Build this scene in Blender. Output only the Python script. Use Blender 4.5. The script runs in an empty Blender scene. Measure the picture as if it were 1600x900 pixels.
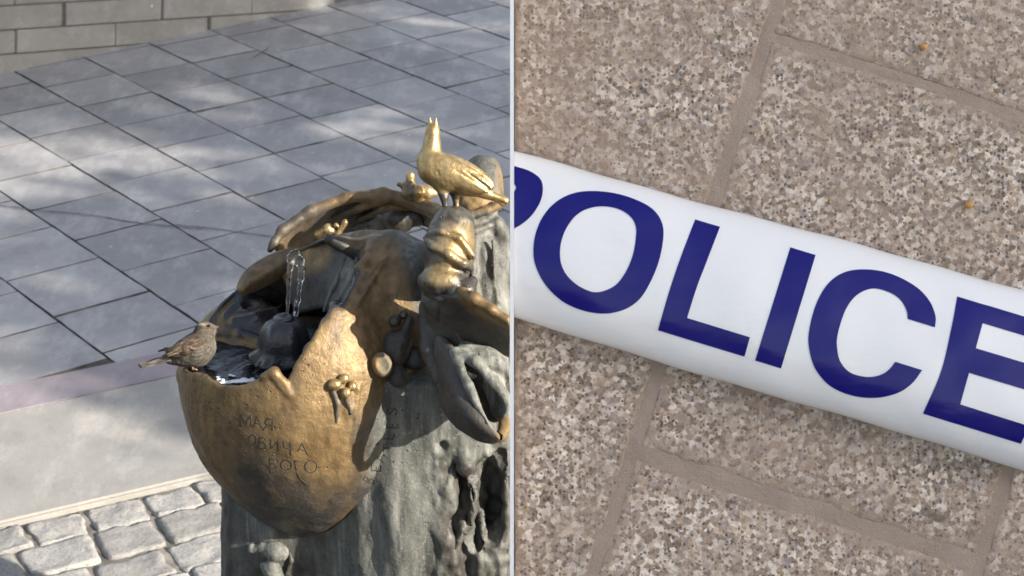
import bpy, bmesh, math, random
import numpy as np
from mathutils import Vector
from mathutils.bvhtree import BVHTree
random.seed(7); rng = np.random.default_rng(7)
R = math.radians
scene = bpy.context.scene

# ------------------------------------------------------------------ camera, sky, sun, exposure
FPX = 3000.0                    # focal length in pixels of a 1600 px wide frame
PITCH = R(23.3); CZ = 2.4
camd = bpy.data.cameras.new('camera'); cam = bpy.data.objects.new('camera', camd)
scene.collection.objects.link(cam); scene.camera = cam
cam.location = (0, 0, CZ); cam.rotation_euler = (R(90) - PITCH, 0, 0)
camd.sensor_width = 36; camd.lens = 36 * FPX / 1600; camd.clip_start = .05; camd.clip_end = 900
camd.dof.use_dof = True; camd.dof.focus_distance = 2.8; camd.dof.aperture_fstop = 15
TO_SUN = Vector((1.0, -.5, .5)).normalized()
world = bpy.data.worlds.new('World'); scene.world = world; world.use_nodes = True
nt = world.node_tree
sky = nt.nodes.new('ShaderNodeTexSky'); sky.sky_type = 'NISHITA'; sky.sun_disc = False
sky.sun_elevation = math.asin(TO_SUN.z); sky.sun_rotation = math.atan2(TO_SUN.x, TO_SUN.y)
sky.air_density = 1.0; sky.dust_density = 2.5; sky.ozone_density = 1.0
hz = nt.nodes.new('ShaderNodeHueSaturation'); hz.inputs['Saturation'].default_value = .62    # thin milky haze over the whole sky
nt.links.new(sky.outputs[0], hz.inputs['Color']); nt.links.new(hz.outputs[0], nt.nodes['Background'].inputs[0])
nt.nodes['Background'].inputs[1].default_value = .11
sund = bpy.data.lights.new('sun', 'SUN'); sund.energy = 4.2; sund.angle = R(.55); sund.color = (1, .93, .82)
sun = bpy.data.objects.new('sun', sund); scene.collection.objects.link(sun)
sun.rotation_euler = (-TO_SUN).to_track_quat('-Z', 'Y').to_euler(); sun.location = (6, -4, 6)
vs = scene.view_settings; vs.view_transform = 'Standard'; vs.look = 'None'; vs.gamma = 1; vs.exposure = 1.5
scene.cycles.use_denoising = True
scene.cycles.max_bounces = 8; scene.cycles.transparent_max_bounces = 8

# ------------------------------------------------------------------ coordinates
cp, sp = math.cos(PITCH), math.sin(PITCH)
CAM = np.array([0, 0, CZ]); RT = np.array([1., 0, 0]); UP = np.array([0, sp, cp]); FW = np.array([0, cp, -sp])
D0 = 3.4; PXM = D0 / FPX         # metres per pixel at the fountain
DS = 2.3; PXS = DS / FPX         # metres per pixel on the granite slope
def P(u, v, D): return CAM + D * (FW + RT * (u - 800) / FPX + UP * (450 - v) / FPX)
def S(u, v, w=0): return P(u, v, D0 - w * PXM)
def G(u, v, z=0):
    d = P(u, v, 1) - CAM; return CAM + d * ((z - CZ) / d[2])
def proj(X):
    X = np.asarray(X) - CAM; D = X @ FW
    return 800 + FPX * (X @ RT) / D, 450 - FPX * (X @ UP) / D, D

# ------------------------------------------------------------------ object helpers
COL = scene.collection
def link(name, me, mat=None, parent=None):
    o = bpy.data.objects.new(name, me); COL.objects.link(o)
    if mat is not None and me is not None and not me.materials: me.materials.append(mat)
    if parent is not None: o.parent = parent
    return o
def tag(o, label=None, cat=None, group=None, kind=None):
    for k, x in (('label', label), ('category', cat), ('group', group), ('kind', kind)):
        if x: o[k] = x
    return o
def mesh(name, V, F, smooth=True):
    me = bpy.data.meshes.new(name)
    V = np.asarray(V, np.float32)
    if isinstance(F, np.ndarray):
        n, k = F.shape
        me.vertices.add(len(V)); me.vertices.foreach_set('co', V.ravel())
        me.loops.add(n * k); me.loops.foreach_set('vertex_index', F.astype(np.int32).ravel())
        me.polygons.add(n); me.polygons.foreach_set('loop_start', np.arange(0, n * k, k, dtype=np.int32))
        me.update(calc_edges=True)
    else:
        me.from_pydata([tuple(map(float, q)) for q in V], [], F)
    me.validate()
    if smooth: me.polygons.foreach_set('use_smooth', np.ones(len(me.polygons), bool))
    me.update(); return me
def setcol(me, C, name='pat'):
    a = me.color_attributes.new(name, 'FLOAT_COLOR', 'POINT')
    C = np.asarray(C, np.float32)
    if C.shape[1] == 3: C = np.c_[C, np.ones(len(C), np.float32)]
    a.data.foreach_set('color', C.ravel())
def empty(name, loc):
    o = bpy.data.objects.new(name, None); COL.objects.link(o); o.location = loc; o.empty_display_size = .05
    return o
def under(o, root):   # meshes are built in world coordinates: keep them in place under a root that has moved
    o.parent = root; o.matrix_parent_inverse = root.matrix_world.inverted() if False else __import__('mathutils').Matrix.Translation(-Vector(root.location))
    return o
def verts(me):
    a = np.empty(len(me.vertices) * 3, np.float32); me.vertices.foreach_get('co', a); return a.reshape(-1, 3)

# value noise
_T = np.random.default_rng(3).random((32, 32, 32)).astype(np.float32)
def vn(Pn, sc=1.0):
    q = np.asarray(Pn, np.float32) * sc + 91.7; i = np.floor(q).astype(np.int32); f = q - i; f = f * f * (3 - 2 * f); r = 0
    for dx in (0, 1):
        for dy in (0, 1):
            for dz in (0, 1):
                wgt = (f[..., 0] if dx else 1 - f[..., 0]) * (f[..., 1] if dy else 1 - f[..., 1]) * (f[..., 2] if dz else 1 - f[..., 2])
                r = r + wgt * _T[(i[..., 0] + dx) & 31, (i[..., 1] + dy) & 31, (i[..., 2] + dz) & 31]
    return r * 2 - 1
def fbm(Pn, sc, o=3): return sum(vn(Pn, sc * 2 ** k) * .5 ** k for k in range(o))

# signed distance fields on a world grid, turned into meshes with surface nets
class Field:
    def __init__(s, lo, hi, h):
        s.lo = np.array(lo, np.float32); s.h = h
        n = np.ceil((np.array(hi) - s.lo) / h).astype(int) + 1; s.n = n
        s.ax = [(s.lo[i] + h * np.arange(n[i])).astype(np.float32) for i in range(3)]
        s.f = np.full(n, .5, np.float32)
    def grid(s, sl=(slice(None),) * 3):
        return np.stack(np.meshgrid(s.ax[0][sl[0]], s.ax[1][sl[1]], s.ax[2][sl[2]], indexing='ij'), -1)
    def box(s, lo, hi):
        r = []
        for i in range(3):
            a = int(np.clip((lo[i] - s.lo[i]) / s.h, 0, s.n[i])); b = int(np.clip((hi[i] - s.lo[i]) / s.h + 2, 0, s.n[i])); r.append(slice(a, b))
        return tuple(r)
    def comb(s, sl, d, k, mode):
        a = s.f[sl]
        if mode == 'cut':
            h = np.maximum(k - np.abs(a + d), 0) / k; s.f[sl] = np.maximum(a, -d) + h * h * k / 4
        else:
            h = np.maximum(k - np.abs(a - d), 0) / k; s.f[sl] = np.minimum(a, d) - h * h * k / 4
    def chain(s, pts, k=.006, mode='add', flat=None):
        """pts: list of (world xyz, radius)"""
        for (a, ra), (b, rb) in zip(pts[:-1], pts[1:]):
            a = np.asarray(a); b = np.asarray(b); m = max(ra, rb) + 2 * k + 3 * s.h
            sl = s.box(np.minimum(a, b) - m, np.maximum(a, b) + m)
            g = s.grid(sl)
            if g.size == 0: continue
            ab = b - a; t = np.clip(((g - a) @ ab) / max(ab @ ab, 1e-9), 0, 1)
            d = np.linalg.norm(g - a - t[..., None] * ab, axis=-1) - (ra + (rb - ra) * t)
            s.comb(sl, d.astype(np.float32), k, mode)
    def pch(s, pts, k=5, mode='add'):   # pixel chain (u,v,w,r)
        s.chain([(S(u, v, w), r * PXM) for u, v, w, r in pts], k * PXM, mode)
    def ell(s, c, rad, M=None, k=.006, mode='add'):
        c = np.asarray(c); m = max(rad) + 2 * k + 3 * s.h; sl = s.box(c - m, c + m); g = s.grid(sl) - c
        if g.size == 0: return
        M = np.eye(3) if M is None else np.asarray(M)
        q = g @ M.T; rad = np.array(rad)
        k0 = np.linalg.norm(q / rad, axis=-1); k1 = np.linalg.norm(q / rad ** 2, axis=-1)
        d = np.where(k0 < 1e-6, -min(rad), k0 * (k0 - 1) / np.maximum(k1, 1e-9))
        s.comb(sl, d.astype(np.float32), k, mode)
    def pell(s, u, v, w, ru, rv, rw, rot=0, k=5, mode='add'):
        c, n = math.cos(R(rot)), math.sin(R(rot))      # rot: clockwise on the picture
        e1 = RT * c - UP * n; e2 = RT * n + UP * c; e3 = -FW
        s.ell(S(u, v, w), (ru * PXM, rv * PXM, rw * PXM), np.array([e1, e2, e3]), k * PXM, mode)
    def surf(s, u, v, w0=260, w1=-260):
        for w in np.arange(w0, w1, -1.5):
            i = np.round((S(u, v, w) - s.lo) / s.h).astype(int)
            if (i >= 0).all() and (i < s.n).all() and s.f[tuple(i)] < 0: return float(w)
        return 0.
    def mesh(s, name):
        f = s.f; f[0] = np.abs(f[0]) + 1e-4; f[-1] = np.abs(f[-1]) + 1e-4
        f[:, 0] = np.abs(f[:, 0]) + 1e-4; f[:, -1] = np.abs(f[:, -1]) + 1e-4; f[:, :, 0] = np.abs(f[:, :, 0]) + 1e-4; f[:, :, -1] = np.abs(f[:, :, -1]) + 1e-4
        sg = f < 0; nx, ny, nz = f.shape; cnt = np.zeros((nx - 1, ny - 1, nz - 1), np.int8)
        cor = [(i, j, k) for i in (0, 1) for j in (0, 1) for k in (0, 1)]
        for i, j, k in cor: cnt += sg[i:nx - 1 + i, j:ny - 1 + j, k:nz - 1 + k]
        act = (cnt > 0) & (cnt < 8); idx = np.argwhere(act); acc = np.zeros((len(idx), 3)); num = np.zeros(len(idx))
        for a in cor:
            for ax in range(3):
                if a[ax] == 0:
                    b = list(a); b[ax] = 1; ia = idx + a; ib = idx + b
                    fa = f[tuple(ia.T)]; fb = f[tuple(ib.T)]; m = (fa < 0) != (fb < 0)
                    t = np.where(m, fa / np.where(m, fa - fb, 1), 0)[:, None]
                    acc += (np.array(a) + (np.array(b) - a) * t) * m[:, None]; num += m
        V = s.lo + s.h * (idx + acc / num[:, None])
        cid = np.full(act.shape, -1, np.int64); cid[act] = np.arange(len(idx)); Q = []
        for ax in range(3):
            s0 = [slice(None)] * 3; s1 = [slice(None)] * 3; s0[ax] = slice(0, -1); s1[ax] = slice(1, None)
            A = sg[tuple(s0)]; B = sg[tuple(s1)]; e = np.argwhere(A != B); o1, o2 = [(1, 2), (2, 0), (0, 1)][ax]
            e = e[(e[:, o1] > 0) & (e[:, o2] > 0) & (e[:, o1] < act.shape[o1]) & (e[:, o2] < act.shape[o2])]
            d1 = np.eye(3, dtype=int)[o1]; d2 = np.eye(3, dtype=int)[o2]
            q = np.stack([cid[tuple((e - d1 - d2).T)], cid[tuple((e - d2).T)], cid[tuple(e.T)], cid[tuple((e - d1).T)]], 1)
            fl = ~A[tuple(e.T)]; q[fl] = q[fl][:, ::-1]; Q.append(q)
        Q = np.concatenate(Q); Q = Q[(Q >= 0).all(1)]
        return V.astype(np.float32), Q
def normals(V, Q):
    n = np.cross(V[Q[:, 2]] - V[Q[:, 0]], V[Q[:, 3]] - V[Q[:, 1]]); N = np.zeros_like(V)
    for i in range(4): np.add.at(N, Q[:, i], n)
    return N / np.maximum(np.linalg.norm(N, axis=1, keepdims=True), 1e-12)
def polydist(U, V, poly):
    """signed distance to a polygon, negative inside"""
    d = np.full(U.shape, 1e9, np.float32); ins = np.zeros(U.shape, bool); n = len(poly)
    for i in range(n):
        x0, y0 = poly[i]; x1, y1 = poly[(i + 1) % n]; ex, ey = x1 - x0, y1 - y0
        t = np.clip(((U - x0) * ex + (V - y0) * ey) / (ex * ex + ey * ey), 0, 1)
        d = np.minimum(d, (U - x0 - t * ex) ** 2 + (V - y0 - t * ey) ** 2)
        c = (y0 > V) != (y1 > V)
        ins ^= c & (U < x0 + (V - y0) * ex / (ey if abs(ey) > 1e-9 else 1e-9))
    d = np.sqrt(d); return np.where(ins, -d, d)
def smooth01(x, a, b):
    t = np.clip((np.asarray(x, float) - a) / (b - a), 0, 1); return t * t * (3 - 2 * t)
def crom(pts, n, closed=False):
    p = np.asarray(pts, float); m = len(p)
    if closed: ext = np.vstack([p[-1:], p, p[:2]]); segs = m
    else: ext = np.vstack([2 * p[0] - p[1], p, 2 * p[-1] - p[-2]]); segs = m - 1
    t = np.linspace(0, segs, n, endpoint=not closed); i = np.minimum(t.astype(int), segs - 1); f = (t - i)[:, None]
    a, b, c, d = ext[i], ext[i + 1], ext[i + 2], ext[i + 3]
    return .5 * (2 * b + (c - a) * f + (2 * a - 5 * b + 4 * c - d) * f ** 2 + (3 * b - a - 3 * c + d) * f ** 3)
def gridfaces(r, c, off=0):
    i, j = np.meshgrid(np.arange(r - 1), np.arange(c - 1), indexing='ij'); a = (i * c + j).ravel() + off
    return np.stack([a, a + 1, a + c + 1, a + c], 1)
def tube(pts, rad, ns=8, caps=True):
    p = np.asarray(pts, float); n = len(p); rad = np.broadcast_to(rad, n); t = np.gradient(p, axis=0)
    t /= np.linalg.norm(t, axis=1, keepdims=True) + 1e-12; ref = np.array([.3, .2, .93]); V = []
    for k in range(n):
        a = np.cross(t[k], ref); a /= np.linalg.norm(a) + 1e-9; b = np.cross(t[k], a)
        for s_ in range(ns):
            an = 2 * math.pi * s_ / ns; V.append(p[k] + rad[k] * (a * math.cos(an) + b * math.sin(an)))
    F = [[k * ns + s_, k * ns + (s_ + 1) % ns, (k + 1) * ns + (s_ + 1) % ns, (k + 1) * ns + s_] for k in range(n - 1) for s_ in range(ns)]
    if caps: F += [list(range(ns))[::-1], [(n - 1) * ns + s_ for s_ in range(ns)]]
    return V, F

# ------------------------------------------------------------------ materials
class M:
    def __init__(s, name):
        s.m = bpy.data.materials.new(name); s.m.use_nodes = True; s.t = s.m.node_tree; s.b = s.t.nodes['Principled BSDF']; s.o = s.t.nodes['Material Output']
    def n(s, ty, **kw):
        x = s.t.nodes.new('ShaderNode' + ty)
        for k, v in kw.items():
            if k.startswith('i_'):
                k2 = k[2:].replace('_', ' '); k2 = int(k2) if k2.isdigit() else k2
                s.set(x.inputs[k2], v)
            else: setattr(x, k, v)
        return x
    def set(s, inp, v):
        if isinstance(v, bpy.types.NodeSocket): s.t.links.new(v, inp)
        elif isinstance(v, (tuple, list)) and len(v) == 3 and inp.type == 'RGBA': inp.default_value = (*v, 1)
        else: inp.default_value = v
    def coord(s, kind='Object', scale=(1, 1, 1)):
        c = s.n('TexCoord'); mp = s.n('Mapping'); s.t.links.new(c.outputs[kind], mp.inputs[0]); mp.inputs['Scale'].default_value = scale; return mp.outputs[0]
    def geo(s, scale=(1, 1, 1), rot=(0, 0, 0)):
        c = s.n('NewGeometry'); mp = s.n('Mapping'); s.t.links.new(c.outputs['Position'], mp.inputs[0]); mp.inputs['Scale'].default_value = scale; mp.inputs['Rotation'].default_value = rot; return mp.outputs[0]
    def noise(s, vec, scale, detail=4, rough=.55, out='Fac'):
        return s.n('TexNoise', i_Vector=vec, i_Scale=scale, i_Detail=detail, i_Roughness=rough).outputs[out]
    def ramp(s, fac, *stops):
        x = s.n('ValToRGB', i_0=fac); e = x.color_ramp.elements
        while len(e) < len(stops): e.new(.5)
        for el, (pos, c) in zip(e, stops): el.position = pos; el.color = (*c, 1) if isinstance(c, tuple) else (c, c, c, 1)
        return x.outputs[0]
    def mix(s, f, a, b, mode='MIX'):
        x = s.n('Mix', data_type='RGBA', blend_type=mode); s.set(x.inputs[0], f); s.set(x.inputs[6], a); s.set(x.inputs[7], b); return x.outputs[2]
    def math(s, op, a, b=0., c=None, clamp=False):
        x = s.n('Math', operation=op, use_clamp=clamp); s.set(x.inputs[0], a); s.set(x.inputs[1], b)
        if c is not None: s.set(x.inputs[2], c)
        return x.outputs[0]
    def bump(s, h, strength=.3, dist=.002, nrm=None):
        x = s.n('Bump', i_Height=h, i_Strength=strength, i_Distance=dist)
        if nrm is not None: s.set(x.inputs['Normal'], nrm)
        return x.outputs[0]
    def out(s, **kw):
        for k, v in kw.items(): s.set(s.b.inputs[k.replace('_', ' ')], v)
        return s.m

def bronze_mat(pol=0):
    m = M('polished_bronze' if pol else 'cast_bronze'); a = m.n('VertexColor', layer_name='pat'); sep = m.n('SeparateColor', i_0=a.outputs[0])
    gold, grey, wet = sep.outputs[0], sep.outputs[1], sep.outputs[2]
    g = m.geo(); gs = m.geo((1, 1, .16))
    n1 = m.noise(g, 22, 6, .65); n2 = m.noise(gs, 55, 5, .6); n3 = m.noise(g, 140, 4, .6)
    dark = m.mix(n1, (.022, .020, .018), (.07, .062, .052))
    n4 = m.noise(m.geo((1, 1, .09)), 26, 5, .65)
    gry = m.mix(m.ramp(n2, (.3, 0), (.72, 1)), (.05, .054, .047), (.16, .162, .143)); gry = m.mix(m.ramp(n4, (.52, 0), (.66, .7)), gry, (.30, .295, .265)); gry = m.mix(m.ramp(n4, (.30, .75), (.42, 0)), gry, (.035, .036, .032))
    gry = m.mix(m.ramp(n3, (.55, 0), (.75, .6)), gry, (.27, .265, .235))
    gld = m.mix(m.ramp(n2, (.3, 0), (.7, 1)), (.24, .155, .06) if pol else (.125, .078, .034), (.50, .375, .19) if pol else (.265, .178, .080))
    gld = m.mix(m.ramp(n1, (.58, 0) if pol else (.48, 0), (.74, .7) if pol else (.68, .8)), gld, (.075, .05, .03))
    fg = m.math('ADD', gold, m.math('MULTIPLY', m.math('SUBTRACT', n1, .5), .9))
    fg = m.ramp(fg, (.22, 0), (.78, 1))
    fy = m.ramp(m.math('ADD', grey, m.math('MULTIPLY', m.math('SUBTRACT', n1, .5), .9)), (.3, 0), (.7, 1))
    col = m.mix(fy, dark, gry); col = m.mix(fg, col, gld)
    pits = m.n('TexVoronoi', i_Vector=g, i_Scale=75.); pit = m.ramp(pits.outputs['Distance'], (.09, 1), (.17, 0))
    pm = m.math('MULTIPLY', pit, m.ramp(m.noise(g, 9, 3), (.5, 0), (.62, 1)))
    col = m.mix(m.math('MULTIPLY', pm, .85), col, (.02, .018, .015))
    col = m.mix(m.math('MULTIPLY', wet, .8), col, (.026, .029, .035))
    metal = m.math('MULTIPLY_ADD', fg, .62 if pol else .3, m.math('MULTIPLY', m.math('SUBTRACT', 1., fy), .12))
    rough = m.math('ADD', m.math('MULTIPLY_ADD', n3, .25 if pol else .3, .22 if pol else .36), m.math('MULTIPLY', fy, .18)); rough = m.math('MAXIMUM', m.math('SUBTRACT', rough, m.math('MULTIPLY', wet, .42)), .06)
    hgt = m.math('SUBTRACT', m.math('MULTIPLY_ADD', n3, .35, m.math('MULTIPLY', n1, .5)), m.math('MULTIPLY', pm, .8))
    fine = m.noise(g, 420, 3, .6); nb = m.bump(m.math('MULTIPLY_ADD', fine, .12, hgt), .75, .005)
    return m.out(Base_Color=col, Metallic=metal, Roughness=rough, Normal=nb)
BRONZE = bronze_mat(); POLISH = bronze_mat(1)
def simple(name, col, rough=.6, metal=0, noise=0, scale=40, bump=0, **kw):
    m = M(name); g = m.geo(); n = m.noise(g, scale, 5)
    c = m.mix(m.ramp(n, (.3, 0), (.7, 1)), tuple(x * (1 - noise) for x in col), tuple(min(1, x * (1 + noise)) for x in col)) if noise else col
    return m.out(Base_Color=c, Roughness=rough, Metallic=metal, Normal=m.bump(n, bump, .003), **kw) if bump else m.out(Base_Color=c, Roughness=rough, Metallic=metal, **kw)
def slate_mat(name, lo, hi, rnd=.25):
    m = M(name); g = m.geo(); n = m.noise(g, 2.2, 6, .6); n2 = m.noise(m.geo((1, 1, 1), (0, 0, R(31))), 14, 6, .7); n3 = m.noise(g, 190, 3)
    oi = m.n('ObjectInfo').outputs['Random']
    c = m.mix(m.math('ADD', m.math('MULTIPLY', n2, .6), m.math('MULTIPLY_ADD', oi, rnd, m.math('MULTIPLY_ADD', n, .7, -.35 - rnd * .35))), lo, hi)
    c = m.mix(m.ramp(m.noise(m.geo((1, .35, 1), (0, 0, R(20))), 9, 6, .75), (.48, 0), (.75, .6)), c, tuple(x * 1.35 for x in hi)); c = m.mix(m.ramp(m.noise(g, 4.5, 6, .75), (.5, 0), (.72, .5)), c, tuple(x * .72 for x in lo))
    spk = m.n('TexVoronoi', i_Vector=g, i_Scale=6.5); c = m.mix(m.ramp(spk.outputs['Distance'], (.035, .7), (.05, 0)), c, (.5, .5, .48))
    h = m.math('ADD', m.math('MULTIPLY', n2, 1.2), m.math('MULTIPLY', n3, .25))
    return m.out(Base_Color=c, Roughness=m.math('MULTIPLY_ADD', n2, .25, .42), Normal=m.bump(h, .35, .006))
SLATE = slate_mat('slate_tile', (.19, .186, .192), (.38, .372, .37), .55)
PURPLE = slate_mat('mauve_band', (.205, .175, .19), (.29, .25, .265), .1)
PALE = slate_mat('pale_slab', (.225, .213, .195), (.35, .33, .30), .1)
DIRT = simple('joint_dirt', (.075, .068, .06), .95, 0, .75, 14, .5)
SAND = simple('sandy_gap_fill', (.155, .14, .12), .95, 0, .8, 11, .6)
MORT = simple('ground_mortar', (.075, .072, .07), .95, 0, .4, 50, .4)
WALLM = slate_mat('wall_block_stone', (.155, .153, .147), (.245, .241, .231), .35)
def sett_mat():
    m = M('granite_sett'); g = m.geo(); oi = m.n('ObjectInfo').outputs['Random']
    v = m.n('TexVoronoi', i_Vector=g, i_Scale=150.).outputs['Color']; n = m.noise(g, 28, 6, .7)
    c = m.mix(oi, (.235, .225, .21), (.335, .32, .30)); c = m.mix(m.ramp(v, (.15, .55), (.4, 0)), c, (.14, .13, .125)); c = m.mix(m.ramp(n, (.45, 0), (.75, .7)), c, (.2, .19, .175))
    return m.out(Base_Color=c, Roughness=.85, Normal=m.bump(m.math('ADD', n, m.math('MULTIPLY', v, .2)), .7, .008))
SETT = sett_mat()
def granite_mat(name, dirt):
    m = M(name); g = m.geo(); wob = m.n('TexNoise', i_Vector=g, i_Scale=260., i_Detail=2.)
    vec = m.n('Vector' + 'Math', operation='MULTIPLY_ADD'); m.t.links.new(wob.outputs['Color'], vec.inputs[0]); vec.inputs[1].default_value = (.004,) * 3; m.t.links.new(g, vec.inputs[2])
    p = vec.outputs[0]; oi = m.n('ObjectInfo').outputs['Random']
    v1 = m.n('TexVoronoi', i_Vector=p, i_Scale=170.); s1 = m.n('SeparateColor', i_0=v1.outputs['Color'])
    v2 = m.n('TexVoronoi', i_Vector=p, i_Scale=215.); s2 = m.n('SeparateColor', i_0=v2.outputs['Color'])
    fa = m.noise(g, 165, 3, .6); fb = m.noise(g, 60, 4, .6); n = m.noise(g, 330, 3, .6); big = m.noise(g, 7., 5, .62)
    lum = m.math('ADD', m.math('MULTIPLY', s1.outputs[0], .34), m.math('ADD', m.math('MULTIPLY', fa, .62), m.math('MULTIPLY', fb, .22)))
    c = m.ramp(lum, (.36, (.135, .112, .095)), (.50, (.225, .188, .16)), (.60, (.33, .285, .245)), (.69, (.50, .465, .42)), (.80, (.70, .68, .65)))
    c = m.mix(m.ramp(s1.outputs[1], (.86, 0), (.9, .45)), c, (.45, .34, .235))
    c = m.mix(m.ramp(s1.outputs[2], (.80, 0), (.86, .4)), c, (.34, .33, .37))
    dot = m.math('MULTIPLY', m.ramp(v2.outputs['Distance'], (.32, 1), (.48, 0)), m.ramp(s2.outputs[0], (.62, 0), (.66, 1)))
    film = m.ramp(m.math('ADD', m.math('MULTIPLY', big, .95), m.math('ADD', m.math('MULTIPLY', fb, .35), m.math('MULTIPLY', fa, .25))), (.72 - dirt, .0), (1.0 - dirt, .75))
    ed = m.n('VertexColor', layer_name='dust').outputs[0]; film = m.math('MAXIMUM', film, m.ramp(m.math('ADD', m.math('MULTIPLY', ed, .42), m.math('MULTIPLY', m.math('SUBTRACT', m.math('ADD', fb, fa), 1.), .9)), (.18, 0), (.5, .92)))
    c = m.mix(m.math('MULTIPLY', dot, .8), c, (.035, .032, .032))
    c = m.mix(film, c, (.27, .222, .188)); c = m.mix(1., c, m.mix(oi, (1.20, 1.10, 1.01), (1.36, 1.24, 1.14)), 'MULTIPLY')
    h = m.math('ADD', m.math('ADD', fa, m.math('MULTIPLY', n, .35)), m.math('MULTIPLY', dot, -.4))
    return m.out(Base_Color=c, Roughness=.75, Normal=m.bump(h, .4, .003))
GRAN = granite_mat('speckled_granite', .04)
def joint_mat():
    m = M('sandy_joint'); g = m.geo(); n = m.noise(g, 420, 4, .7); b = m.noise(g, 16, 5, .65); k = m.n('TexVoronoi', i_Vector=g, i_Scale=240.)
    c = m.mix(m.ramp(b, (.3, 0), (.7, 1)), (.35, .272, .218), (.45, .36, .295)); c = m.mix(m.ramp(n, (.58, 0), (.74, .4)), c, (.2, .16, .13))
    c = m.mix(m.math('MULTIPLY', m.ramp(k.outputs['Distance'], (.12, 1), (.2, 0)), .6), c, (.52, .47, .42))
    return m.out(Base_Color=c, Roughness=.95, Normal=m.bump(m.math('ADD', n, m.math('MULTIPLY', b, 3.)), .8, .004))
JOINT = joint_mat()

# ------------------------------------------------------------------ ground, paving
o = link('ground', mesh('ground', [(-300, -300, -.045), (300, -300, -.045), (300, 300, -.045), (-300, 300, -.045)], [[0, 1, 2, 3]]), MORT); tag(o, kind='structure')
g0 = G(275, 250); gB = (G(505, 195) - g0) / 2; gA = (G(419, 334) - g0) / 2
angB = math.atan2(gB[1], gB[0]); angA = math.atan2(gA[1], gA[0]) + math.pi / 2
ang = (angB + angA) / 2; LT = (np.linalg.norm(gA) + np.linalg.norm(gB)) / 2
eb = np.array([math.cos(ang), math.sin(ang), 0]); ea = np.array([math.sin(ang), -math.cos(ang), 0])
print('GRID', math.degrees(angB), math.degrees(angA), np.linalg.norm(gA), np.linalg.norm(gB))
def ab(u, v):
    q = G(u, v) - g0; return q @ ea, q @ eb
aS = ab(0, 607)[0]; aE = ab(0, 650)[0]; aK = ab(0, 822)[0]
def slab(name, a0, a1, b0, b1, mat, parent, gap=.004, th=.05, z=0., jit=.0015, bev=.002, me=None):
    """rectangular paving piece with eased, slightly wavy edges"""
    a0 += gap; a1 -= gap; b0 += gap; b1 -= gap; ring = []
    n = 7
    for (pa, pb), (qa, qb) in zip([(a0, b0), (a0, b1), (a1, b1), (a1, b0)], [(a0, b1), (a1, b1), (a1, b0), (a0, b0)]):
        for k in range(n):
            t = k / n; ring.append((pa + (qa - pa) * t + random.uniform(-jit, jit), pb + (qb - pb) * t + random.uniform(-jit, jit)))
    ca, cb = (a0 + a1) / 2, (b0 + b1) / 2; V = []; m = len(ring); tz = random.uniform(-.0015, .0015); sa, sb = random.uniform(-.006, .006), random.uniform(-.006, .006)
    for ins, dz in ((bev, 0), (0, -bev), (0, -th)):
        for a, b in ring:
            a2 = a - ins * (1 if a > ca else -1); b2 = b - ins * (1 if b > cb else -1)
            q = ea * (a2 - ca) + eb * (b2 - cb); V.append((q[0], q[1], dz + sa * (a2 - ca) + sb * (b2 - cb)))
    F = [[i for i in range(m)][::-1]]
    for r_ in range(2): F += [[r_ * m + i, r_ * m + (i + 1) % m, (r_ + 1) * m + (i + 1) % m, (r_ + 1) * m + i][::-1][::-1] for i in range(m)]
    me = mesh(name, V, F, False); ob = link(name, me, mat, parent); me.materials.append(DIRT)
    for f_ in me.polygons[1:]: f_.material_index = 1
    bm = bmesh.new(); bm.from_mesh(me); bmesh.ops.recalc_face_normals(bm, faces=bm.faces); bm.to_mesh(me); bm.free()
    c = g0 + ea * ca + eb * cb; ob.location = (c[0], c[1], z + tz); return ob
paving = link('plaza_paving', mesh('paving_bed', [g0 + ea * a + eb * b + np.array([0, 0, -.006]) for a, b in ((-9, -9), (-9, 9), (aK, 9), (aK, -9))], [[3, 2, 1, 0]]), DIRT); tag(paving, kind='structure')
k = 0; LB = .330
for j in range(-11, 15):
    ap = -5.4 + random.uniform(-.06, .06) + (.13 if j % 3 == 0 else 0)
    while ap < 4.2:
        L = random.choice((.295, .325, .325, .34, .35)); cb = (j + .5) * LB
        u, v, D = proj(g0 + ea * (ap + L / 2) + eb * cb)
        if -330 < u < 960 and -110 < v < 640 - .2 * u and k < 299:
            slab('paving_tile', ap, ap + L, j * LB, (j + 1) * LB, SLATE, paving, gap=random.uniform(.0008, .0034)); k += 1
        ap += L
# fine cracks that run across some tiles
for ck in ([(0, 322), (60, 330), (140, 337), (210, 349), (272, 355), (318, 359)], [(268, 352), (330, 358), (430, 372)], [(395, 92), (410, 82), (420, 76)]):
    q = crom([(*G(u, v)[:2], 0) for u, v in ck], 40); q[:, :2] += rng.normal(0, .002, (40, 2)); t_ = np.gradient(q, axis=0); t_ /= np.linalg.norm(t_, axis=1, keepdims=True); nn = np.c_[-t_[:, 1], t_[:, 0], 0 * t_[:, 0]] * rng.uniform(.0015, .0035, (40, 1))
    Vc = np.stack([q - nn, q + nn], 1).reshape(-1, 3) + [0, 0, .0042]; link('crack', mesh('crack', Vc, gridfaces(40, 2)[:, ::-1]), DIRT, paving)
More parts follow.
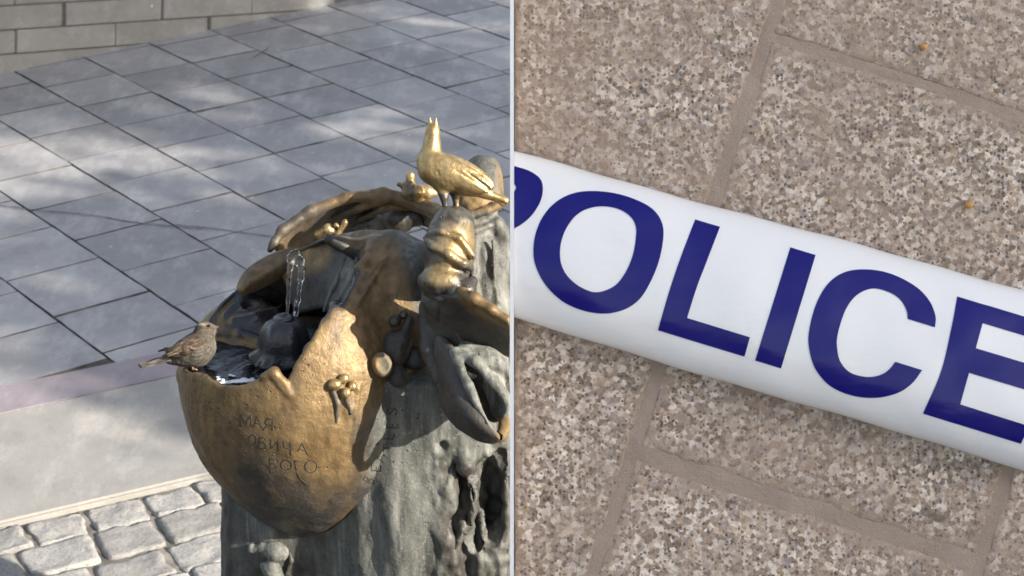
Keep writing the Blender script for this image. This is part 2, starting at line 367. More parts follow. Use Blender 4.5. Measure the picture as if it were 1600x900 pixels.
# bands in front of the tiles: each edge is a line on the ground
def gl(u0, v0, u1, v1):
    p, q = G(u0, v0)[:2], G(u1, v1)[:2]; d = (q - p) / np.linalg.norm(q - p); return p, d
bdir = gl(0, 650, 283, 588)[1]; bnor = np.array([bdir[1], -bdir[0]])
t0 = G(0, 606)[:2] @ bnor; t1 = G(0, 650)[:2] @ bnor; t2 = G(0, 822)[:2] @ bnor; tk = G(340, 743)[:2] @ bnor
bdir2 = gl(0, 822, 340, 742)[1]; bnor2 = np.array([bdir2[1], -bdir2[0]])
def band(name, n0, n1, s0, s1, mat, parent, z, th, bev, gap=.003, d1=bdir, n1v=bnor, off1=None):
    bm = bmesh.new(); n0 += gap; n1 -= gap; s0 += gap; s1 -= gap
    top = []; 
    for (nn, ss) in ((n0, s0), (n0, s1), (n1, s1), (n1, s0)):
        dd, nv_ = (bdir, bnor) if nn == n0 else (d1, n1v)
        q = nv_ * nn + dd * ss; top.append(q)
    vv = [bm.verts.new((q[0], q[1], z)) for q in top]; vb_ = [bm.verts.new((q[0], q[1], z - th)) for q in top]
    bm.faces.new(vv); bm.faces.new(vb_[::-1])
    for i in range(4): bm.faces.new((vv[i], vb_[i], vb_[(i + 1) % 4], vv[(i + 1) % 4]))
    bmesh.ops.recalc_face_normals(bm, faces=bm.faces)
    bmesh.ops.bevel(bm, geom=bm.edges[:], offset=bev, segments=2, affect='EDGES')
    me = bpy.data.meshes.new(name); bm.to_mesh(me); bm.free(); return link(name, me, mat, parent)
s_ref = G(150, 620)[:2] @ bdir
for j in range(-3, 4): band('mauve_border_slab', t0, t1, s_ref - .75 + j * 1.5, s_ref + .75 + j * 1.5, PURPLE, paving, .006, .03, .003)
kerb = link('pale_kerb', mesh('kerb_bed', [tuple(bnor * n_ + bdir * s_) + (-.02,) for n_, s_ in ((t1 + .01, s_ref - 5), (t1 + .01, s_ref + 5), (t2 - .04, s_ref + 5), (t2 - .04, s_ref - 5))], [[3, 2, 1, 0]]), DIRT); tag(kerb, kind='structure')
t2b = G(170, 782)[:2] @ bnor2; sk = G(170, 700)[:2] @ bdir
for j in range(-2, 3): band('kerb_slab', t1, t2b, sk - 1.3 + j * 2.6, sk + 1.3 + j * 2.6, PALE, kerb, .009, .06, .007, d1=bdir2, n1v=bnor2)
cobble = link('cobble_paving', mesh('cobble_bed', [tuple(bnor2 * n_ + bdir2 * s_) + (-.0125,) for n_, s_ in ((t2b - .02, s_ref - 5), (t2b - .02, s_ref + 5), (t2b + 6, s_ref + 5), (t2b + 6, s_ref - 5))], [[3, 2, 1, 0]]), SAND); tag(cobble, kind='structure')
def sett_mesh():
    n = 13; V = []; x = np.sin(np.linspace(-1, 1, n) * 1.45) / math.sin(1.45)
    cx = [random.uniform(.84, 1.0) for _ in range(4)]; sd = random.uniform(0, 50)
    for i in x:
        for j in x:
            qx = (cx[0] if j < 0 else cx[1]) ; qy = (cx[2] if i < 0 else cx[3])
            r4 = (abs(i) ** 7 + abs(j) ** 7); e = 1 / max(1, (abs(i) ** 9 + abs(j) ** 9) ** (1 / 9))
            z = -.006 * smooth01(max(abs(i), abs(j)), .92, 1.0) - .0005 * (i * i + j * j) / 2
            nz = float(fbm(np.array([[i * 1.1 + sd, j * 1.1, sd]]), 2.2)[0]) * .006
            ed = float(vn(np.array([[i * 2 + sd, j * 2, 1.]]))[0]) * .05
            V.append((i * e * qx * (1 + ed), j * e * qy * (1 + ed), z + nz))
    V = np.array(V); F = [list(map(int, f)) for f in gridfaces(n, n)]
    b = [i * n for i in range(n)]; edge = [0 * n + j for j in range(n)] + [i * n + n - 1 for i in range(1, n)] + [(n - 1) * n + j for j in range(n - 2, -1, -1)] + [i * n for i in range(n - 2, 0, -1)]
    base = len(V); V = np.vstack([V, V[edge] * [1.01, 1.01, 0] + [0, 0, -.055]]); m = len(edge)
    F += [[edge[i], edge[(i + 1) % m], base + (i + 1) % m, base + i] for i in range(m)]
    me = mesh('sett', V, F); bm = bmesh.new(); bm.from_mesh(me); bmesh.ops.recalc_face_normals(bm, faces=bm.faces); bm.to_mesh(me); bm.free()
    me.polygons.foreach_set('use_smooth', np.ones(len(me.polygons), bool)); return me
setts = [sett_mesh() for _ in range(9)]
aa = t2b + .006; row = 0; sang = math.atan2(bdir2[1], bdir2[0])
while row < 10:
    d = random.uniform(.115, .15); bb = s_ref - 1.6 + random.uniform(0, .1)
    while bb < s_ref + 1.7:
        w_ = random.uniform(.13, .19); q = bnor2 * (aa + d / 2) + bdir2 * (bb + w_ / 2); u, v, D = proj(np.array([q[0], q[1], 0]))
        if -500 < u < 800 and v < 1350:
            ob = link('granite_sett', setts[random.randrange(9)], SETT, cobble)
            ob.location = (q[0], q[1], -.004 + random.uniform(-.003, .003)); ob.rotation_euler = (random.uniform(-.025, .025), random.uniform(-.025, .025), sang + random.uniform(-.06, .06) + random.choice((0, math.pi)))
            ob.scale = ((w_ + .004) / 2, (d + .006) / 2, 1)
        bb += w_
    aa += d; row += 1

# block wall along the top left
w0 = G(0, 116); w1 = G(515, 7); wd = (w1 - w0); wl = np.linalg.norm(wd); wd /= wl; wn = np.array([wd[1], -wd[0], 0])   # wn faces the camera
def onwall(u, v):
    d = P(u, v, 1) - CAM; t = ((w0 - CAM) @ wn) / (d @ wn); q = CAM + d * t - w0; return np.array([q @ wd, q[2]])
c0, c1 = onwall(0, 48), onwall(500, 15); cdir = (c1 - c0) / np.linalg.norm(c1 - c0); cnor = np.array([-cdir[1], cdir[0]])
ch = abs((onwall(0, 86) - c0) @ cnor); bl = abs((onwall(252, 30) - onwall(100, 38)) @ cdir)
0 and print('WALL', math.degrees(math.atan2(cdir[1], cdir[0])), ch, bl)
wroot = empty('block_wall', w0); tag(wroot, 'low wall of grey stone blocks with tight courses at the edge of the paving', 'wall')
def wpt(s_, h_, d_):
    q = c0 + cdir * s_ + cnor * h_; return w0 + wd * q[0] + np.array([0, 0, q[1]]) + wn * d_
def wbox(name, s0, s1, h0, h1, d0, d1, mat, bev=.004):
    bm = bmesh.new(); vs_ = [bm.verts.new(wpt(s_, h_, d_)) for s_ in (s0, s1) for h_ in (h0, h1) for d_ in (d0, d1)]
    for f in ((0, 1, 3, 2), (4, 6, 7, 5), (0, 4, 5, 1), (2, 3, 7, 6), (0, 2, 6, 4), (1, 5, 7, 3)): bm.faces.new([vs_[i] for i in f])
    bmesh.ops.recalc_face_normals(bm, faces=bm.faces)
    if bev: bmesh.ops.bevel(bm, geom=bm.edges[:], offset=bev, segments=2, affect='EDGES')
    me = bpy.data.meshes.new(name); bm.to_mesh(me); bm.free(); return under(link(name, me, mat), wroot)
wbox('mortar_core', -2.4, wl + .1, -5 * ch, 6 * ch - .004, -.24, -.006, MORT, 0)
off0 = (onwall(100, 38) - c0) @ cdir; off1 = (onwall(180, 55) - c0) @ cdir
for r_ in range(-4, 6):
    h0 = r_ * ch; off = off0 if r_ % 2 == 0 else off1
    for j in range(-6, 6):
        s0 = off + j * bl + random.uniform(-.008, .008); s1 = s0 + bl
        z = wpt((s0 + s1) / 2, h0 + ch, 0)[2]; zz = max(wpt(s0, h0 + ch, 0)[2], wpt(s1, h0 + ch, 0)[2])
        if s1 < -2.2 or s0 > wl or zz < .003: continue
        wbox('wall_block', s0 + .003, s1 - .003, h0 + .003, h0 + ch - .003, -.22, random.uniform(-.001, .003), WALLM)

# ------------------------------------------------------------------ granite slope
def T(u, v, raise_=0.): return P(u, v, DS - raise_)
UR, VT, VB = 1642, -95, 2620
V = [T(800.3, VB, -.006), T(UR, VB, -.006), T(UR, VT, -.006), T(800.3, VT, -.006)]; V += [q + FW * .055 for q in V]
x0, x1 = T(800.3, 450)[0], T(UR, 450)[0]
slope = link('granite_slope', mesh('granite_slope', V, [[0, 1, 2, 3], [7, 6, 5, 4], [3, 2, 6, 7], [0, 4, 5, 1], [0, 3, 7, 4], [1, 5, 6, 2]], False), JOINT); tag(slope, kind='structure')
gu, gv = np.arange(804.5, UR - 2, 4.), np.arange(VT + 2, 985, 4.); UU, VV = np.meshgrid(gu, gv, indexing='ij'); q3 = np.c_[UU.ravel(), VV.ravel(), 0 * UU.ravel()]
rz = -.0013 + .0013 * fbm(q3, 1 / 46., 3) + .0004 * vn(q3, 1 / 6.)
Vj = CAM + (DS - rz)[:, None] * (FW + RT * ((q3[:, :1] - 800) / FPX) + UP * ((450 - q3[:, 1:2]) / FPX))
link('joint_filler', mesh('joint_filler', Vj, gridfaces(len(gu), len(gv))), JOINT, slope)
qd = np.array([.951, .308]); pd = np.array([-.308, .951]); OC = np.array([1071., 450.])
def clip(poly, f):
    r = []
    for i in range(len(poly)):
        a, b = poly[i], poly[(i + 1) % len(poly)]; fa, fb = f(a), f(b)
        if fa >= 0: r.append(a)
        if (fa >= 0) != (fb >= 0): r.append(a + (b - a) * fa / (fa - fb))
    return r
def granite_slab(a0, a1, b0, b1):
    poly = [OC + qd * a + pd * b for a, b in ((a0, b0), (a1, b0), (a1, b1), (a0, b1))]
    for f in (lambda q: q[0] - 804.5, lambda q: UR - 2 - q[0], lambda q: q[1] - VT - 2, lambda q: VB - 30 - q[1]):
        poly = clip(poly, f)
        if len(poly) < 3: return
    ring = []; n = len(poly); ph = random.uniform(0, 99)
    for i in range(n):
        p_, q_ = poly[i], poly[(i + 1) % n]; L = np.linalg.norm(q_ - p_); m = max(1, int(L / 7)); nr = np.array([-(q_ - p_)[1], (q_ - p_)[0]]) / max(L, 1e-6)
        for k in range(m):
            t = k / m; c = p_ + (q_ - p_) * t
            ring.append(c + nr * (3.0 * float(vn(np.array([c[0] / 60, c[1] / 60, ph]))) + 2.6 * float(vn(np.array([c[0] / 14, c[1] / 14, ph])))))
    ring = np.array(ring); cen = ring.mean(0); m = len(ring); V = []
    for ins, dz in ((48., 0.), (9.0, 0.), (3.5, -.0007), (0, -.0024), (0, -.02)):
        for c in ring:
            d = cen - c; d /= np.linalg.norm(d); c2 = c + d * ins; V.append(T(c2[0], c2[1], dz))
    F = [list(range(m))]
    for r_ in range(4): F += [[r_ * m + i, (r_ + 1) * m + i, (r_ + 1) * m + (i + 1) % m, r_ * m + (i + 1) % m] for i in range(m)]
    me = mesh('granite_slab', V, F, False); bm = bmesh.new(); bm.from_mesh(me); bmesh.ops.recalc_face_normals(bm, faces=bm.faces); bm.to_mesh(me); bm.free()
    setcol(me, np.repeat([[0., 0, 0], [1, 1, 1], [1, 1, 1], [1, 1, 1], [1, 1, 1]], m, 0), 'dust')
    return link('granite_slab', me, GRAN, slope)
for a0, a1, bs in ((-1150, -612, (-1200, -340, 330, 1010, 1700, 2700)), (-588, -9, (-1200, -535, 574, 1262, 1950, 2900)), (9, 560, (-1120, -416, 268.5, 960, 1640, 2800)), (576, 1180, (-900, -206, 494, 1180, 1860, 2600))):
    for b0, b1 in zip(bs[:-1], bs[1:]): granite_slab(a0, a1, b0 + (12 if b0 == 268.5 else 7), b1 - (12 if b1 == 268.5 else 7))
EDGE = simple('white_divider', (.82, .82, .82), .45, 0, .04, 30)  # dividing line between the two views, built as an added white strip
e0, e1 = (797.1 - 800) * PXS, (802.9 - 800) * PXS
Ve = [T(800, v, h_) * [0, 1, 1] + np.array([x, 0, 0]) for x in (e0, e1) for v in (VB - 40, VT) for h_ in (-.02, .066)]
o = link('divider_strip', mesh('divider_strip', Ve, [[0, 1, 3, 2], [4, 6, 7, 5], [0, 4, 5, 1], [2, 3, 7, 6], [0, 2, 6, 4], [1, 5, 7, 3]], False), EDGE)
tag(o, 'white dividing line between the two halves, built as an added strip', 'divider')
# added unseen block in house form, right of the frame, to shade the granite
PLAST = simple('blocker_plaster', (.55, .48, .40), .9, 0, .12, 3, .2)
hd = np.array([TO_SUN.x, TO_SUN.y]); hd /= np.linalg.norm(hd); hp = np.array([-hd[1], hd[0]]); bm = bmesh.new()
fx = [bm.verts.new((*(hd * d_ + hp * p_), z_)) for d_ in (6.0, 9.5) for p_ in (-1.6, 2.315) for z_ in (-.04, 5.3)]
for f in ((0, 1, 3, 2), (4, 6, 7, 5), (0, 4, 5, 1), (2, 3, 7, 6), (0, 2, 6, 4), (1, 5, 7, 3)): bm.faces.new([fx[i] for i in f])
bmesh.ops.recalc_face_normals(bm, faces=bm.faces); bmesh.ops.bevel(bm, geom=bm.edges[:], offset=.015, segments=2, affect='EDGES')
me = bpy.data.meshes.new('blocker_body'); bm.to_mesh(me); bm.free(); hroot = empty('shade_blocker', (*(hd * 7.7 + hp * .4), 0)); tag(hroot, 'unseen plastered block added on the right to shade the granite slabs', 'house')
under(link('blocker_body', me, PLAST), hroot)
bm = bmesh.new(); rf = [bm.verts.new((*(hd * d_ + hp * p_), z_)) for d_, z_ in ((5.9, 5.31), (7.75, 5.9), (9.6, 5.31)) for p_ in (-1.7, 2.33)]
for f in ((0, 1, 3, 2), (2, 3, 5, 4), (1, 0, 4, 5), (0, 2, 4), (1, 5, 3)): bm.faces.new([rf[i] for i in f])
bmesh.ops.recalc_face_normals(bm, faces=bm.faces); me = bpy.data.meshes.new('blocker_roof'); bm.to_mesh(me); bm.free(); under(link('blocker_roof', me, simple('blocker_roof_tiles', (.28, .12, .07), .8, 0, .3, 20, .4)), hroot)

# police tape
vt = lambda u: 235.5 + (u - 800) * .2713 + 1.1 * math.sin(u * .013) + .7 * math.sin(u * .041 + 1); vb = lambda u: 497 + (u - 800) * .2975 + 1.2 * math.sin(u * .011 + 2) + .7 * math.sin(u * .037)
def bulge(t):   # t 0 top edge .. 1 bottom edge: a puffed, folded strip that turns under along its lower edge
    t = np.asarray(t, float); return .010 + .012 * t + .046 * np.sqrt(np.clip(1 - (2 * np.clip(t, 0, 1) - 1) ** 2, 0, 1)) * (1 - .1 * (1 - t))
def TT(u, v, lift=0.):
    t = (v - vt(u)) / (vb(u) - vt(u))
    wav = .0008 * math.sin(u * .021 + t * 2) + .0005 * math.sin(u * .047 - t * 5)
    wav += .0016 * float(vn(np.array([u / 55., v / 40., 3.]))) * (1 - abs(2 * t - 1) ** 3)
    return T(u, v, float(bulge(t)) + wav + lift)
troot = empty('police_tape', T(1200, 480, 0)); tag(troot, 'glossy white plastic tape printed POLICE in navy lying across the granite slabs', 'tape')
def tape_mat(name, col, rough, coat):
    m = M(name); g = m.geo(); n = m.noise(g, 9, 3); n2 = m.noise(g, 120, 3); sc = m.noise(m.geo((1, 1, 1)), 45, 6, .75)
    c = m.mix(m.ramp(sc, (.6, 0), (.82, .22)), col, tuple(.45 * x + .13 for x in col)) if col[0] > .3 else col
    return m.out(Base_Color=c, Roughness=m.math('MULTIPLY_ADD', sc, .2, rough), Coat_Weight=coat, Specular_IOR_Level=.5 if col[0] > .3 else .22, Coat_Roughness=.12, Normal=m.bump(m.math('ADD', m.math('ADD', n, m.math('MULTIPLY', m.noise(m.geo((.5, 1, 1.6), (0, R(16), 0)), 26, 3), .35)), m.math('MULTIPLY', n2, .02)), .3, .012))
TAPEW = tape_mat('white_tape', (.80, .80, .81), .22, .6); TAPEB = tape_mat('navy_print', (.004, .003, .15), .10, .2)
nu, nv = 200, 34; V = []; 
for i in range(nu):
    u = 803.2 + (UR - 6 - 803.2) * i / (nu - 1)
    for j in range(nv):
        t = .5 - .5 * math.cos(math.pi * j / (nv - 1)); V.append(TT(u, vt(u) + (vb(u) - vt(u)) * t))
    V.append(T(u, vb(u) - 6, .0015)); V.append(T(u, vb(u) - 40, .0012))     # underside returning to the slabs
under(link('tape_strip', mesh('tape_strip', V, gridfaces(nu, nv + 2)[:, ::-1]), TAPEW), troot)
def patch(A, B, n=10, m=8, lift=.0007):
    """printed patch between two pixel polylines of equal length"""
    A = np.asarray(A, float); B = np.asarray(B, float); V = []; k = len(A)
    for j in range(m):
        t = j / (m - 1)
        for i in range(k):
            q = A[i] * (1 - t) + B[i] * t; V.append(TT(q[0], q[1], lift))
    return np.array(V), gridfaces(m, k)
def line(a, b, n=14): return [np.array(a) + (np.array(b) - a) * i / (n - 1) for i in range(n)]
def letter(patches, ch):
    V, F, o_ = [], [], 0
    for v_, f_ in patches: V.append(v_); F.append(f_ + o_); o_ += len(v_)
    me = mesh('letter', np.vstack(V), np.vstack(F))
    bm = bmesh.new(); bm.from_mesh(me); bm.normal_update()
    fl = [f for f in bm.faces if f.normal.dot(Vector(-FW)) < 0]; bmesh.ops.reverse_faces(bm, faces=fl); bm.to_mesh(me); bm.free()
    tag(under(link('letter', me, TAPEB), troot), 'navy letter ' + ch)
def z3(pts, ox, oy, s_): return [(ox + x / s_, oy + y / s_) for x, y in pts]
def polar(poly, c, n):
    q = crom(poly, 400, True) - c; a_ = np.arctan2(q[:, 1], q[:, 0]); o_ = np.argsort(a_); r_ = np.hypot(q[:, 0], q[:, 1])[o_]; a_ = a_[o_]
    th = np.linspace(-math.pi, math.pi, n); rr = np.interp(th, a_, r_, period=2 * math.pi); return np.c_[c[0] + rr * np.cos(th), c[1] + rr * np.sin(th)]
Oo = z3([(375,235),(480,245),(580,275),(660,320),(702,380),(710,450),(690,560),(650,660),(600,740),(530,790),(440,810),(340,798),(240,755),(160,680),(112,590),(100,510),(115,420),(155,340),(215,280),(290,245)], 800, 220, 3)
Oi = z3([(425,307),(500,320),(555,355),(580,400),(580,460),(565,540),(530,620),(480,680),(400,710),(330,690),(270,645),(235,590),(225,530),(232,470),(255,410),(295,355),(350,320)], 800, 220, 3)
oc = np.array([936., 392.]); letter([patch(polar(Oo, oc, 90), polar(Oi, oc, 90), m=6)], 'O')
Po = z3([(10.6,118),(80,140),(130,175),(145,220),(135,280),(100,340),(60,380),(10.6,412)], 800, 220, 3); Pi = z3([(10.6,203),(14,207),(17,213),(18,217),(18,221),(17,226),(14,231),(10.6,235)], 800, 220, 3)
letter([patch(crom(Po, 30), crom(Pi, 30), m=8)], 'P')
l3 = lambda x, y: (1000 + x / 3.2133, 320 + y / 3.2133)
letter([patch(crom([l3(277, 73), l3(205, 262), l3(148, 430), l3(90, 630)], 24), crom([l3(402, 110), l3(333, 290), l3(280, 430), l3(207, 666)], 24)),
        patch(line(l3(236, 568), l3(552, 665), 20), line(l3(203, 665), l3(525, 763), 20), lift=.0008)], 'L')
letter([patch(line(l3(755, 213), l3(578, 782), 24), line(l3(882, 252), l3(708, 822), 24))], 'I')
Co = z3([(585,348),(587,300),(560,235),(500,175),(400,125),(300,108),(210,120),(140,170),(90,260),(63,370),(65,440),(90,520),(150,590),(240,630),(340,640),(430,620),(490,580),(532,525)], 1240, 380, 2.647)
Ci = z3([(472,313),(468,280),(445,238),(405,207),(345,188),(305,192),(265,212),(232,247),(205,300),(182,380),(180,430),(192,487),(230,532),(285,551),(330,552),(370,540),(400,517),(420,490)], 1240, 380, 2.647)
letter([patch(crom(Co, 80), crom(Ci, 80), m=6)], 'C')
e3 = lambda x, y: (1240 + x / 2.647, 380 + y / 2.647)
letter([patch(crom([e3(677, 220), e3(655, 340), e3(610, 530), e3(535, 705)], 30), crom([e3(803, 258), e3(770, 375), e3(722, 550), e3(667, 746)], 30), m=6),
        patch(line(e3(800, 256), e3(1120, 354), 20), line(e3(773, 328), e3(1100, 426), 20)), patch(line(e3(754, 434), e3(1060, 526), 20), line(e3(722, 535), e3(1032, 628), 20)),
        patch(line(e3(678, 663), e3(975, 757), 20), line(e3(662, 744), e3(940, 830), 20))], 'E')
PEB = simple('ochre_pebble', (.5, .27, .07), .6, 0, .3, 200)
for n_, (u, v, r_) in enumerate(((1443, 73, 6), (1514, 320, 7), (1297, 316, 3.5))):
    bm = bmesh.new(); bmesh.ops.create_icosphere(bm, subdivisions=2, radius=r_ * PXS)
    for q in bm.verts: q.co = q.co * (1 + .3 * float(vn(np.array(q.co) * 90 + n_))); q.co.z *= .8
    me = bpy.data.meshes.new('pebble'); bm.to_mesh(me); bm.free(); me.polygons.foreach_set('use_smooth', np.ones(len(me.polygons), bool))
    o = link('pebble', me, PEB); o.location = T(u, v, r_ * PXS * .6)
    tag(o, ('small ochre pebble on the granite slab near the upper joint', 'round ochre pebble on the granite slab above the end of POLICE', 'tiny ochre grain on the granite just above the letter I of the tape')[n_], 'pebble')
#SCULPTURE
# ------------------------------------------------------------------ bronze fountain
AX = S(480, 620, 0)
froot = empty('bronze_fountain', (AX[0], AX[1], 0)); tag(froot, 'patinated bronze drinking fountain shaped like a broken gourd on a rough pedestal', 'fountain')
XMAX = -.0036
PROF = np.array([(-232, 0), (-226, 40), (-210, 70), (-180, 103), (-140, 136), (-90, 170), (-40, 189), (0, 196), (40, 198), (90, 192), (140, 176), (190, 146), (230, 108), (258, 66), (272, 30), (277, 0)], float)
pp = crom(PROF, 300); pp = pp[np.argsort(pp[:, 0])]
def pot_r(h): return np.interp(h, pp[:, 0], np.maximum(pp[:, 1], 0))
# pedestal first (the pot leans on it)
ppoly = [(-.526, .30), (-.529, -.01), (-.51, -.045), (-.45, -.068), (-.40, -.078), (-.33, -.10), (-.27, -.135), (-.20, -.158), (-.12, -.155), (-.06, -.14), (.04, -.12), (.04, .30)]
F_ = Field((-.60, AX[1] - .22, -.02), (.02, AX[1] + .36, AX[2] + .16), .0042)
g = F_.grid(); hx = g[..., 2]
wob = .012 * fbm(g * [1, 1, .5], 9, 2)
d = polydist(g[..., 0], g[..., 1] - AX[1], ppoly).astype(np.float32) + wob
top = AX[2] + .10 - .10 * smooth01(-g[..., 0], .30, .44); F_.f = np.maximum(d, g[..., 2] - top)
F_.f = np.maximum(F_.f, g[..., 0] - XMAX)
for u, v, w, ru, rv, rw, rot in ((722, 785, 88, 12, 66, 60, -8), (768, 795, 72, 22, 80, 75, -3), (756, 742, 92, 26, 24, 50, 0), (745, 830, 60, 8, 46, 50, 4), (700, 745, 112, 9, 26, 22, 10), (785, 730, 90, 14, 24, 40, 0), (712, 830, 60, 8, 40, 30, 5), (690, 700, 120, 6, 10, 8, 0)):
    F_.pell(u, v, w, ru, rv, rw, rot, 6, 'cut')
V, Q = F_.mesh('pedestal'); N = normals(V, Q); u, v, D = proj(V)
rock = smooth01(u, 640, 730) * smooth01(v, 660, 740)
V += N * (.0035 * fbm(V * [1, 1, .35], 28, 3)[:, None] + rock[:, None] * (.012 * fbm(V * [1, 1, .55], 34, 4) - .010 * smooth01(vn(V * [1, 1, .4], 24), .25, .5))[:, None])
me = mesh('pedestal', V, Q); n_ = vn(V * [1, 1, .2], 40)
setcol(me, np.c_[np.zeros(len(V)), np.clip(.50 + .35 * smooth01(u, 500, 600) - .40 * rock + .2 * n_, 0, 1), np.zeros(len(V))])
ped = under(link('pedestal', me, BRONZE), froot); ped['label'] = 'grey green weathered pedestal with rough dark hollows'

# the gourd
H = .0027
F_ = Field(AX - [.25, .25, .275], AX + [.25, .25, .335], H)
g = F_.grid() - AX; rho = np.hypot(g[..., 0], g[..., 1]); h = g[..., 2] / PXM
th_ = np.arctan2(g[..., 1], g[..., 0])
lump = 1 + .012 * np.sin(3 * th_ + 1) + .014 * np.sin(2 * th_ - .4 + h * .006)
r_ = pot_r(h).astype(np.float32) * PXM * lump; dr = np.gradient(pot_r(np.arange(-240, 285.)), 1.0)
slope_ = np.interp(h, np.arange(-240, 285.), dr)
outer = (rho - r_) / np.sqrt(1 + np.clip(slope_, -4, 4) ** 2)
outer = np.maximum(outer, (np.abs(g[..., 2]) - .40)).astype(np.float32)
outer[(h < -231) | (h > 276)] = np.maximum(outer[(h < -231) | (h > 276)], .003)
uu, vv, DD = proj(g + AX)
thick = (.016 + .020 * smooth01(uu, 470, 560) * smooth01(-g[..., 1], -.05, .08)).astype(np.float32)
f = np.maximum(outer, -(outer + thick))
near = np.abs(f) < .045
U_, V_ = uu[near], vv[near]
front = [(262, 520), (284, 572), (300, 583), (322, 588), (345, 601), (368, 603), (392, 600), (413, 584), (430, 576), (440, 590), (450, 600), (456, 580), (480, 538), (500, 503), (516, 490), (540, 478), (556, 440), (578, 402), (594, 372), (598, 330), (480, 280), (280, 330), (240, 480)]
pc = polydist(U_, V_, front) * PXM
backk = [(240, 640), (284, 572), (306, 540), (330, 502), (352, 474), (376, 448), (402, 428), (440, 405), (470, 388), (510, 371), (560, 360), (600, 358), (640, 366), (668, 384), (700, 440), (720, 640), (700, 900), (240, 900)]
pb = polydist(U_, V_, backk) * PXM
yy = g[..., 1][near]
fn = f[near]; fr = yy < .03
def smax(a, b, k):
    q = np.maximum(k - np.abs(a - b), 0) / k; return np.maximum(a, b) + q * q * k / 4
jag = (1 - .8 * smooth01(U_, 470, 500)) * .0035 * vn(np.c_[U_, V_, yy * 500] / 11.0) + .0015 * vn(np.c_[U_, V_, yy * 500] / 4.0)
fn = np.where(fr, smax(fn, -(pc + jag), .009), fn)
fn = smax(fn, pb, .008)
f[near] = fn; f[~near & (f > 0)] = np.maximum(f[~near & (f > 0)], .01)
F_.f = f.astype(np.float32)
# inner floor sloping up to the back, then folds and ribs laid on the surface
F_.pch([(606, 402, 50, 36), (628, 430, 62, 52), (644, 500, 78, 56)], 46)
F_.pell(420, 560, -60, 150, 60, 90, -12, 30); F_.pell(370, 520, -70, 70, 46, 70, -30, 30)
sf_ = lambda pts, dw=0: [(u, v, F_.surf(u, v) + dw, r) for u, v, r in pts]
F_.pch(sf_([(574, 402, 5), (566, 415, 6), (548, 450, 7), (522, 488, 5)], 0), 8)
F_.pch(sf_([(604, 402, 2), (596, 412, 4), (578, 440, 4), (556, 476, 3)], 0), 7)
F_.pch(sf_([(592, 402, 2), (584, 416, 3.5), (566, 452, 3.5), (548, 480, 2)], 3), 5, 'cut')
F_.pell(402, 476, F_.surf(402, 476) + 4, 27, 12, 16, -22, 8, 'cut')
F_.pch(sf_([(352, 492, 4), (380, 464, 6), (410, 455, 6), (436, 462, 5)], 0), 9)
F_.pch(sf_([(366, 500, 4), (398, 498, 6), (430, 488, 5), (444, 476, 3)], 0), 9)
F_.pch(sf_([(340, 520, 3), (372, 522, 4), (404, 534, 4)], 0), 8)
F_.pch(sf_([(500, 398, 3), (486, 440, 4), (484, 480, 3)], 0), 9)
F_.pch(sf_([(412, 588, 5), (428, 582, 7), (442, 600, 6), (452, 616, 4)], 0), 6)
F_.pch(sf_([(432, 590, 2.5), (447, 612, 2.5)], 3), 3, 'cut')
F_.pch(sf_([(540, 614, 5), (544, 640, 5), (542, 672, 2)], -1), 9)
F_.pch(sf_([(560, 606, 4), (556, 650, 4), (552, 690, 2)], -1), 7)
F_.pch(sf_([(566, 604, 1.6), (561, 650, 1.6), (556, 676, 1)], 1), 3, 'cut')
V, Q = F_.mesh('gourd'); N = normals(V, Q); u, v, D = proj(V)
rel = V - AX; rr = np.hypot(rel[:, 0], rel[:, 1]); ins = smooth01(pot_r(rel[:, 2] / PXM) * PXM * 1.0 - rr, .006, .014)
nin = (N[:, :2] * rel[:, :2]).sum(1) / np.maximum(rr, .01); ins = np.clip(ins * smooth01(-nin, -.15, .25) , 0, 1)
fold = np.abs(np.sin((u * .045 + v * .03) + 2.2 * vn(V, 9)))
V += N * (ins * (.007 * fbm(V, 15, 3) + .004 * fold) + .0018 * fbm(V, 26, 4) * (1 - ins))[:, None]
me = mesh('gourd', V, Q)
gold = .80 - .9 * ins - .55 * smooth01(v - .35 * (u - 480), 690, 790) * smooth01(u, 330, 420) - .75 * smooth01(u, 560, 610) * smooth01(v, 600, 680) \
    - .35 * smooth01(u, 545, 565) * smooth01(v, 620, 680) - .25 * smooth01(-v, -440, -370) - .7 * smooth01(u - .25 * (v - 400), 615, 645) * smooth01(-v, -540, -490)  # right shoulder dulled as painted shade; inside dulled for wet and shade
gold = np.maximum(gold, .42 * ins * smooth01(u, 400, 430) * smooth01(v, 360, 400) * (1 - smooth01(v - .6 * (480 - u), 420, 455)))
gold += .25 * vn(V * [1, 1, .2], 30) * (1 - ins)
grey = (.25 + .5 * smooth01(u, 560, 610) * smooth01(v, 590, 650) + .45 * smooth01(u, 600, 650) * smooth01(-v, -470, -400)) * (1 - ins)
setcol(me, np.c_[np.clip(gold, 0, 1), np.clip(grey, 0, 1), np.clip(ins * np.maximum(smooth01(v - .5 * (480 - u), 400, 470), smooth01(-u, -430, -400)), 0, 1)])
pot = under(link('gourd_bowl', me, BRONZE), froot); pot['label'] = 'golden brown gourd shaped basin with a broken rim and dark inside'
BV = BVHTree.FromPolygons([tuple(map(float, q)) for q in V], [tuple(map(int, q)) for q in Q])
pme = ped.data; pv = verts(pme); BP = BVHTree.FromPolygons([tuple(map(float, q)) for q in pv], [tuple(p.vertices) for p in pme.polygons])
def hit(u, v):
    d = Vector(P(u, v, 1) - CAM).normalized(); best = None
    for B in (BV, BP):
        loc, nr, i_, ds = B.ray_cast(Vector(CAM), d)
        if loc is not None and (best is None or ds < best[2]): best = (np.array(loc), np.array(nr), ds)
    return best
